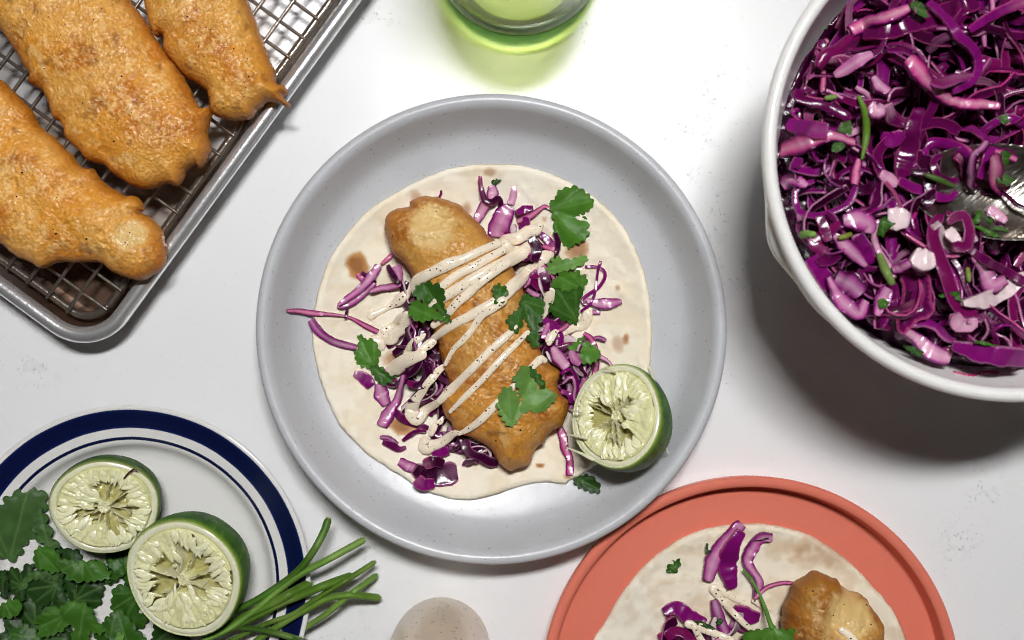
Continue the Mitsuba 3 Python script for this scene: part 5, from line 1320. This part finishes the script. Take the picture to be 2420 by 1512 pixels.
    fibre = fb(np.c_[np.cos(an) * 14 + r * 1.2, np.sin(an) * 14 + r * 1.2], 1.0, seed + 6, 3) - 0.5
    z = 0.0016 + 0.0022 * fibre + 0.0015 * (fb(pts, 0.10, seed + 7, 2) - 0.5) - 0.75 * depth * 0.62 * deep[idx] * 0.70 * hollow - 0.0016 * ramp(0.30 - r, 0, 0.3)
    z = z - 0.003 * ramp(r, 0.83, 0.865)
    col = blend(np.array([0.76, 0.75, 0.44]), np.array([0.68, 0.68, 0.33]), fb(pts, 0.25, seed + 8, 2))
    col = blend(col, np.array([0.70, 0.68, 0.42]), 0.9 * (1 - wallw) * ramp(0.62 - r, 0, 0.2))
    col = blend(col, np.array([0.40, 0.36, 0.12]), 0.85 * hollow)  # hollows darkened: their shade is put into the pulp colour
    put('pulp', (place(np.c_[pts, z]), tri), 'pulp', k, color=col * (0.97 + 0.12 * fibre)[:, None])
    # membranes standing between the segments
    for i in range(ns):
        rr = np.linspace(g.uniform(0.04, 0.16), g.uniform(0.30, 0.66), 10)
        bend = g.normal(0, 0.35)
        aa = cuts[i] + bend * (rr - 0.05) + 0.10 * np.sin(rr * 12 + g.uniform(0, 6))
        base = -depth * 0.42
        topz = 0.0010 - 0.0035 * g.random() * ramp(rr, 0.1, 0.6) + 0.0012 * np.sin(rr * 22 + g.uniform(0, 6))
        wid = 0.010
        nx_ = np.stack([-np.sin(aa), np.cos(aa)], 1)
        cx = np.stack([np.cos(aa), np.sin(aa)], 1) * rr[:, None]
        vv, ff = [], []
        for s_, zz in ((-1.8, np.full(10, base)), (-1, topz - 0.0004), (0, topz), (1, topz - 0.0004), (1.8, np.full(10, base))):
            vv.append(np.c_[cx + nx_ * wid * s_, zz])
        vv = np.vstack(vv)
        for a_ in range(4):
            q_ = np.arange(9)
            ff.append(np.stack([a_ * 10 + q_, a_ * 10 + q_ + 1, (a_ + 1) * 10 + q_ + 1, (a_ + 1) * 10 + q_], 1))
        ff = np.vstack(ff); ff = np.vstack([ff[:, [0, 1, 2]], ff[:, [0, 2, 3]]])
        put('membrane', (place(vv), ff), 'pulp', k, color=np.array([0.66, 0.63, 0.40]) * g.uniform(0.85, 1.05))
    # juice sacs
    sacs = []
    for _ in range(150):
        an0 = g.uniform(0, 2 * np.pi)
        i = (np.searchsorted(cuts, an0) - 1) % ns
        L = g.uniform(0.14, 0.34)
        r0 = g.uniform(min(fillr[i] + 0.6 * L, 0.8), 0.88)
        dirn = an0 + np.pi + g.normal(0, 0.30)
        p0 = np.array([math.cos(an0), math.sin(an0)]) * r0
        t = np.linspace(0, 1, 8)
        aa = dirn + g.normal(0, 0.5) * (t - 0.5)
        q_ = p0 + np.cumsum(np.stack([np.cos(aa), np.sin(aa)], 1) * L / 7, 0)
        q_ = q_ * np.minimum(1, 0.90 / np.maximum(np.linalg.norm(q_, axis=1), 1e-6))[:, None]
        zz = 0.0014 + g.uniform(-0.0004, 0.0010) - 0.0030 * t ** 2 * g.random()
        rads = g.uniform(0.0008, 0.0022) * np.array([0.35, 0.7, 0.95, 1.0, 0.95, 0.8, 0.5, 0.12])
        m_ = tube(place(np.c_[q_, zz]), rads, 10, 0.32)
        sacs.append((m_[0], m_[1], blend(np.array([0.76, 0.75, 0.43]), np.array([0.83, 0.82, 0.56]), np.array(g.random()))))
    v, f, c = join(sacs)
    put('juice_sac', (v, f), 'pulp', k, color=c, kind='stuff')
    return place, (ra, rb), k


pl, _, kl = lime('squeezed lime half resting on the rim of the tortilla in the grey plate', (1455, 982), 116, 127, math.radians(14), math.radians(152), math.radians(35), 0.050, 0.031, 5, hole=0.56)
sacs = []
g_ = np.random.default_rng(9)
for (p0, p1, p2, r) in (((1543, 1010), (1566, 1040), (1579, 1070), 5.0), ((1535, 870), (1548, 905), (1556, 940), 4.5), ((1385, 1035), (1362, 1030), (1340, 1028), 4.0), ((1400, 1085), (1370, 1070), (1340, 1058), 4.5), ((1372, 972), (1355, 970), (1345, 968), 3.5), ((1455, 878), (1436, 872), (1424, 875), 3.0)):
    w = spline(np.array([np.r_[P(*q, z)] for q, z in ((p0, 0.050), (p1, 0.047), (p2, 0.042))]), 12)
    m_ = tube(w, np.linspace(1, 0.35, 12) * r * K, 8, 0.8)
    sacs.append((m_[0], m_[1], np.array([0.72, 0.71, 0.50])))
v, f, c = join(sacs)
put('loose_sac', (v, f), 'pulp', kl, color=c, kind='stuff')
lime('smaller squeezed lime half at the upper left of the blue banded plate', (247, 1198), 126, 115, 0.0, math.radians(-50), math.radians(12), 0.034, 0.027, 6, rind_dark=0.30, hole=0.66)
lime('larger squeezed lime half in front on the blue banded plate', (433, 1368), 141, 147, 0.2, math.radians(-125), math.radians(13), 0.041, 0.033, 7, rind_dark=0.0, hole=0.66)
scr = ZL([(1005, 203), (1040, 160), (1085, 128), (1108, 142)])
put('cabbage_shred', tube(np.array([P(x, y, 0.0385) for x, y in spline(np.array(scr), 16)]), 0.00045, 6), 'cabbage', color=(0.05, 0.004, 0.02), label='dark red cabbage thread lying on the smaller lime half of the banded plate', category='cabbage shred')

# ------------------------------------------------------------------ cilantro bunch on the banded plate
STEMS = [
    (ZS([(400, 1245), (520, 1185), (750, 1080), (980, 940), (1250, 740), (1420, 530), (1550, 300), (1597, 170)]), 15, 'topmost cilantro sprig, its thick stem bent upward at the cut end', 0.024, (0.060, 0.150, 0.016), 0.035),
    (ZS([(200, 1510), (500, 1370), (800, 1150), (1000, 980), (1300, 760), (1600, 600), (1985, 390)]), 14, 'cilantro sprig with the light straight stem reaching furthest up right', 0.024, (0.150, 0.290, 0.050), 0.030),
    (ZS([(300, 1440), (700, 1230), (1000, 1080), (1200, 970), (1370, 880)]), 18, 'cilantro sprig with a short thick stem ending on the blue band', 0.020, (0.085, 0.180, 0.018), 0.022),
    (ZS([(350, 1460), (800, 1230), (1100, 1080), (1400, 960), (1600, 880), (1842, 795)]), 17, 'cilantro sprig with thick stem whose cut end lies past the plate rim', 0.020, (0.090, 0.190, 0.018), 0.026),
    (ZS([(480, 1530), (900, 1330), (1200, 1220), (1400, 1090), (1600, 960), (1800, 840), (2112, 642)]), 11, 'cilantro sprig with the thin dark straight stem pointing up right', 0.016, (0.090, 0.170, 0.020), 0.020),
    (ZS([(780, 1530), (1000, 1380), (1250, 1220), (1400, 1140), (1600, 1040), (1850, 1000), (2155, 1030)]), 15, 'cilantro sprig whose stem arches over and ends level at the right', 0.016, (0.120, 0.230, 0.030), 0.014),
    (ZS([(1060, 1560), (1300, 1400), (1550, 1240), (1750, 1080), (1900, 960), (2132, 792)]), 13, 'lowest cilantro sprig stem crossing the arched stem', 0.012, (0.150, 0.280, 0.050), 0.010),
    (ZS([(600, 1370), (800, 1390), (1000, 1430), (1250, 1500), (1350, 1540)]), 13, 'dark cilantro stem running down to the frame bottom', 0.020, (0.045, 0.110, 0.012), 0.016),
]
keys = []
for pts, r, lab, z0, col, z1 in STEMS:
    k = thing('cilantro_sprig', lab, 'cilantro sprig')
    keys.append(k)
    n = 40
    q = spline(np.array(pts, float), n)
    t = np.linspace(0, 1, n)
    zz = np.interp(t, [0, 0.55, 0.8, 1], [z0, 0.0225 + (z0 - 0.012) * 0.35, 0.024 + (z1 - 0.01) * 0.35, z1 * 0.8])
    rad_ = r * K * 0.60
    w = np.c_[P(q[:, 0], q[:, 1], 0)[:, :2] * ((H - zz) / H)[:, None], zz]
    m_ = tube(w, rad_ * np.interp(t, [0, 1], [0.85, 1.0]) * (0.93 + 0.14 * fb(np.c_[t * 9, t * 0 + r], 1.0, r, 2)), 12)
    ridge = 0.82 + 0.30 * (np.arange(len(m_[0])) % 3 == 0)
    sc = np.array(col) * (ridge * (0.65 + 0.7 * fb(m_[0], 0.009, 3, 3)))[:, None]
    put('stem', m_, 'herb', k, color=blend(sc, np.array([0.20, 0.30, 0.07]), 0.5 * ramp(fb(m_[0], 0.016, 9, 2), 0.5, 0.7)))
    top.stamp(m_)
    e = w[-1] - w[-2]; e /= np.linalg.norm(e)
    put('cut_end', tube(np.array([w[-1] + e * rad_ * 0.3, w[-1] + e * (rad_ + 0.0004)]), rad_ * 0.62, 8, caps=False), 'herb', k, color=(0.30, 0.34, 0.16))


def frond(g, cx, cy, size, rot, seed, parent, col, z=None):
    """A cilantro leaf of three lobes, each toothed."""
    an = np.linspace(-2.0, 2.0, 90)
    rr = 0.40 + 0.50 * np.abs(np.cos(an * 1.5)) ** 0.8 + 0.045 * np.cos(an * 9)
    rr = rr * np.where(np.abs(an) > 1.8, 0.6, 1.0)
    pts = np.stack([cx + size * rr * np.cos(an + rot) * g.uniform(0.9, 1.1), cy + size * rr * np.sin(an + rot) * g.uniform(0.9, 1.1)], 1)
    pts = np.vstack([pts, [[cx - 0.12 * size * math.cos(rot), cy - 0.12 * size * math.sin(rot)]]])
    leaf(pts, (cx, cy), None, col, seed=seed, parent=parent, name='leaf', z0=0.018, teeth=(0.0015, 0.0042), wave=0.0016, lift=g.uniform(0.001, 0.004), pleats=0.05)


gb = np.random.default_rng(12)
for i in range(7):                                             # the lower leaves of the bunch, shade between leaves put into their darkest green
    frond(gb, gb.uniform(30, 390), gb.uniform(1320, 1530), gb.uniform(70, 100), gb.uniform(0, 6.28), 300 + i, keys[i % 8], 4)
spots = [(330, 1400, 84, 2.6), (230, 1390, 92, 2.2), (140, 1380, 88, 3.0), (200, 1470, 92, 1.8), (290, 1480, 86, 1.2), (100, 1440, 86, 2.6), (60, 1500, 80, 2.4), (180, 1330, 76, 4.0), (300, 1340, 70, 4.2), (370, 1470, 76, 0.8), (60, 1380, 66, 3.4), (350, 1520, 80, 1.6)]
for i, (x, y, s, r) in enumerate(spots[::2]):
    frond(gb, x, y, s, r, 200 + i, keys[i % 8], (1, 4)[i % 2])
BL = [
    (ZL([(-20, 460), (40, 400), (62, 350), (130, 320), (160, 278), (240, 288), (300, 300), (345, 370), (350, 440), (290, 500), (310, 600), (240, 690), (150, 760), (115, 850), (60, 890), (-20, 860), (-60, 650)]), (40, 880), 3, 0),
    (ZL([(280, 560), (350, 440), (385, 500), (430, 680), (475, 780), (380, 765), (320, 700), (300, 620)]), (400, 760), 3, 1),
    (ZL([(258, 820), (300, 760), (380, 760), (470, 800), (530, 930), (450, 962), (380, 942), (310, 930), (270, 890)]), (280, 770), 5, 2),
    (ZL([(480, 830), (560, 842), (680, 862), (850, 852), (900, 950), (910, 1000), (820, 1012), (760, 1022), (650, 1022), (580, 992), (520, 900)]), (700, 840), 5, 3),
    (ZL([(860, 860), (960, 880), (1000, 960), (980, 1000), (900, 950)]), (870, 850), 1, 4),
    (ZL([(-20, 1250), (100, 1170), (200, 1180), (212, 1260), (130, 1310), (-20, 1305)]), (60, 1180), 5, 5),
    (ZL([(340, 1300), (420, 1230), (540, 1260), (562, 1380), (500, 1440), (380, 1482), (300, 1472), (330, 1400), (268, 1350)]), (540, 1300), 5, 6),
    (ZL([(540, 1220), (620, 1160), (720, 1180), (782, 1250), (802, 1330), (872, 1410), (840, 1452), (750, 1420), (740, 1530), (600, 1482), (640, 1380), (560, 1340)]), (760, 1060), 5, 7),
    (ZL([(80, 1430), (200, 1390), (280, 1440), (335, 1530), (100, 1530)]), (320, 1500), 1, 0),
    (ZL([(900, 1300), (980, 1240), (1100, 1370), (1200, 1490), (1100, 1530), (900, 1482), (850, 1350)]), (960, 1240), 1, 2),
    (ZL([(940, 1460), (990, 1450), (1010, 1520), (940, 1530)]), (940, 1500), 2, 3),
    (ZL([(0, 960), (60, 930), (90, 1000), (100, 1100), (60, 1170), (10, 1150)]), (60, 950), 4, 4),
    (ZL([(150, 1080), (250, 960), (350, 960), (470, 1000), (480, 1030), (350, 1010), (240, 1030), (200, 1110)]), (300, 980), 3, 5),
]
for i, (pts, b, gi, ki) in enumerate(BL):
    leaf(pts, ZL([b])[0], None, gi, seed=120 + i, parent=keys[ki], name='leaf', z0=0.022, teeth=(0.0030, 0.0070) if i in (0, 1) else (0.0017, 0.0044), wave=0.0018, lift=(0.002, 0.005)[i % 2], pleats=0.06)

two_sided([k for k, d in scene.items() if d.get('type') in ('principled', 'bumpmap')])
for k in list(scene):
    if isinstance(scene[k], dict) and scene[k].get('type') == 'ply' and '__' not in k and k not in labels:
        print('no label', k)
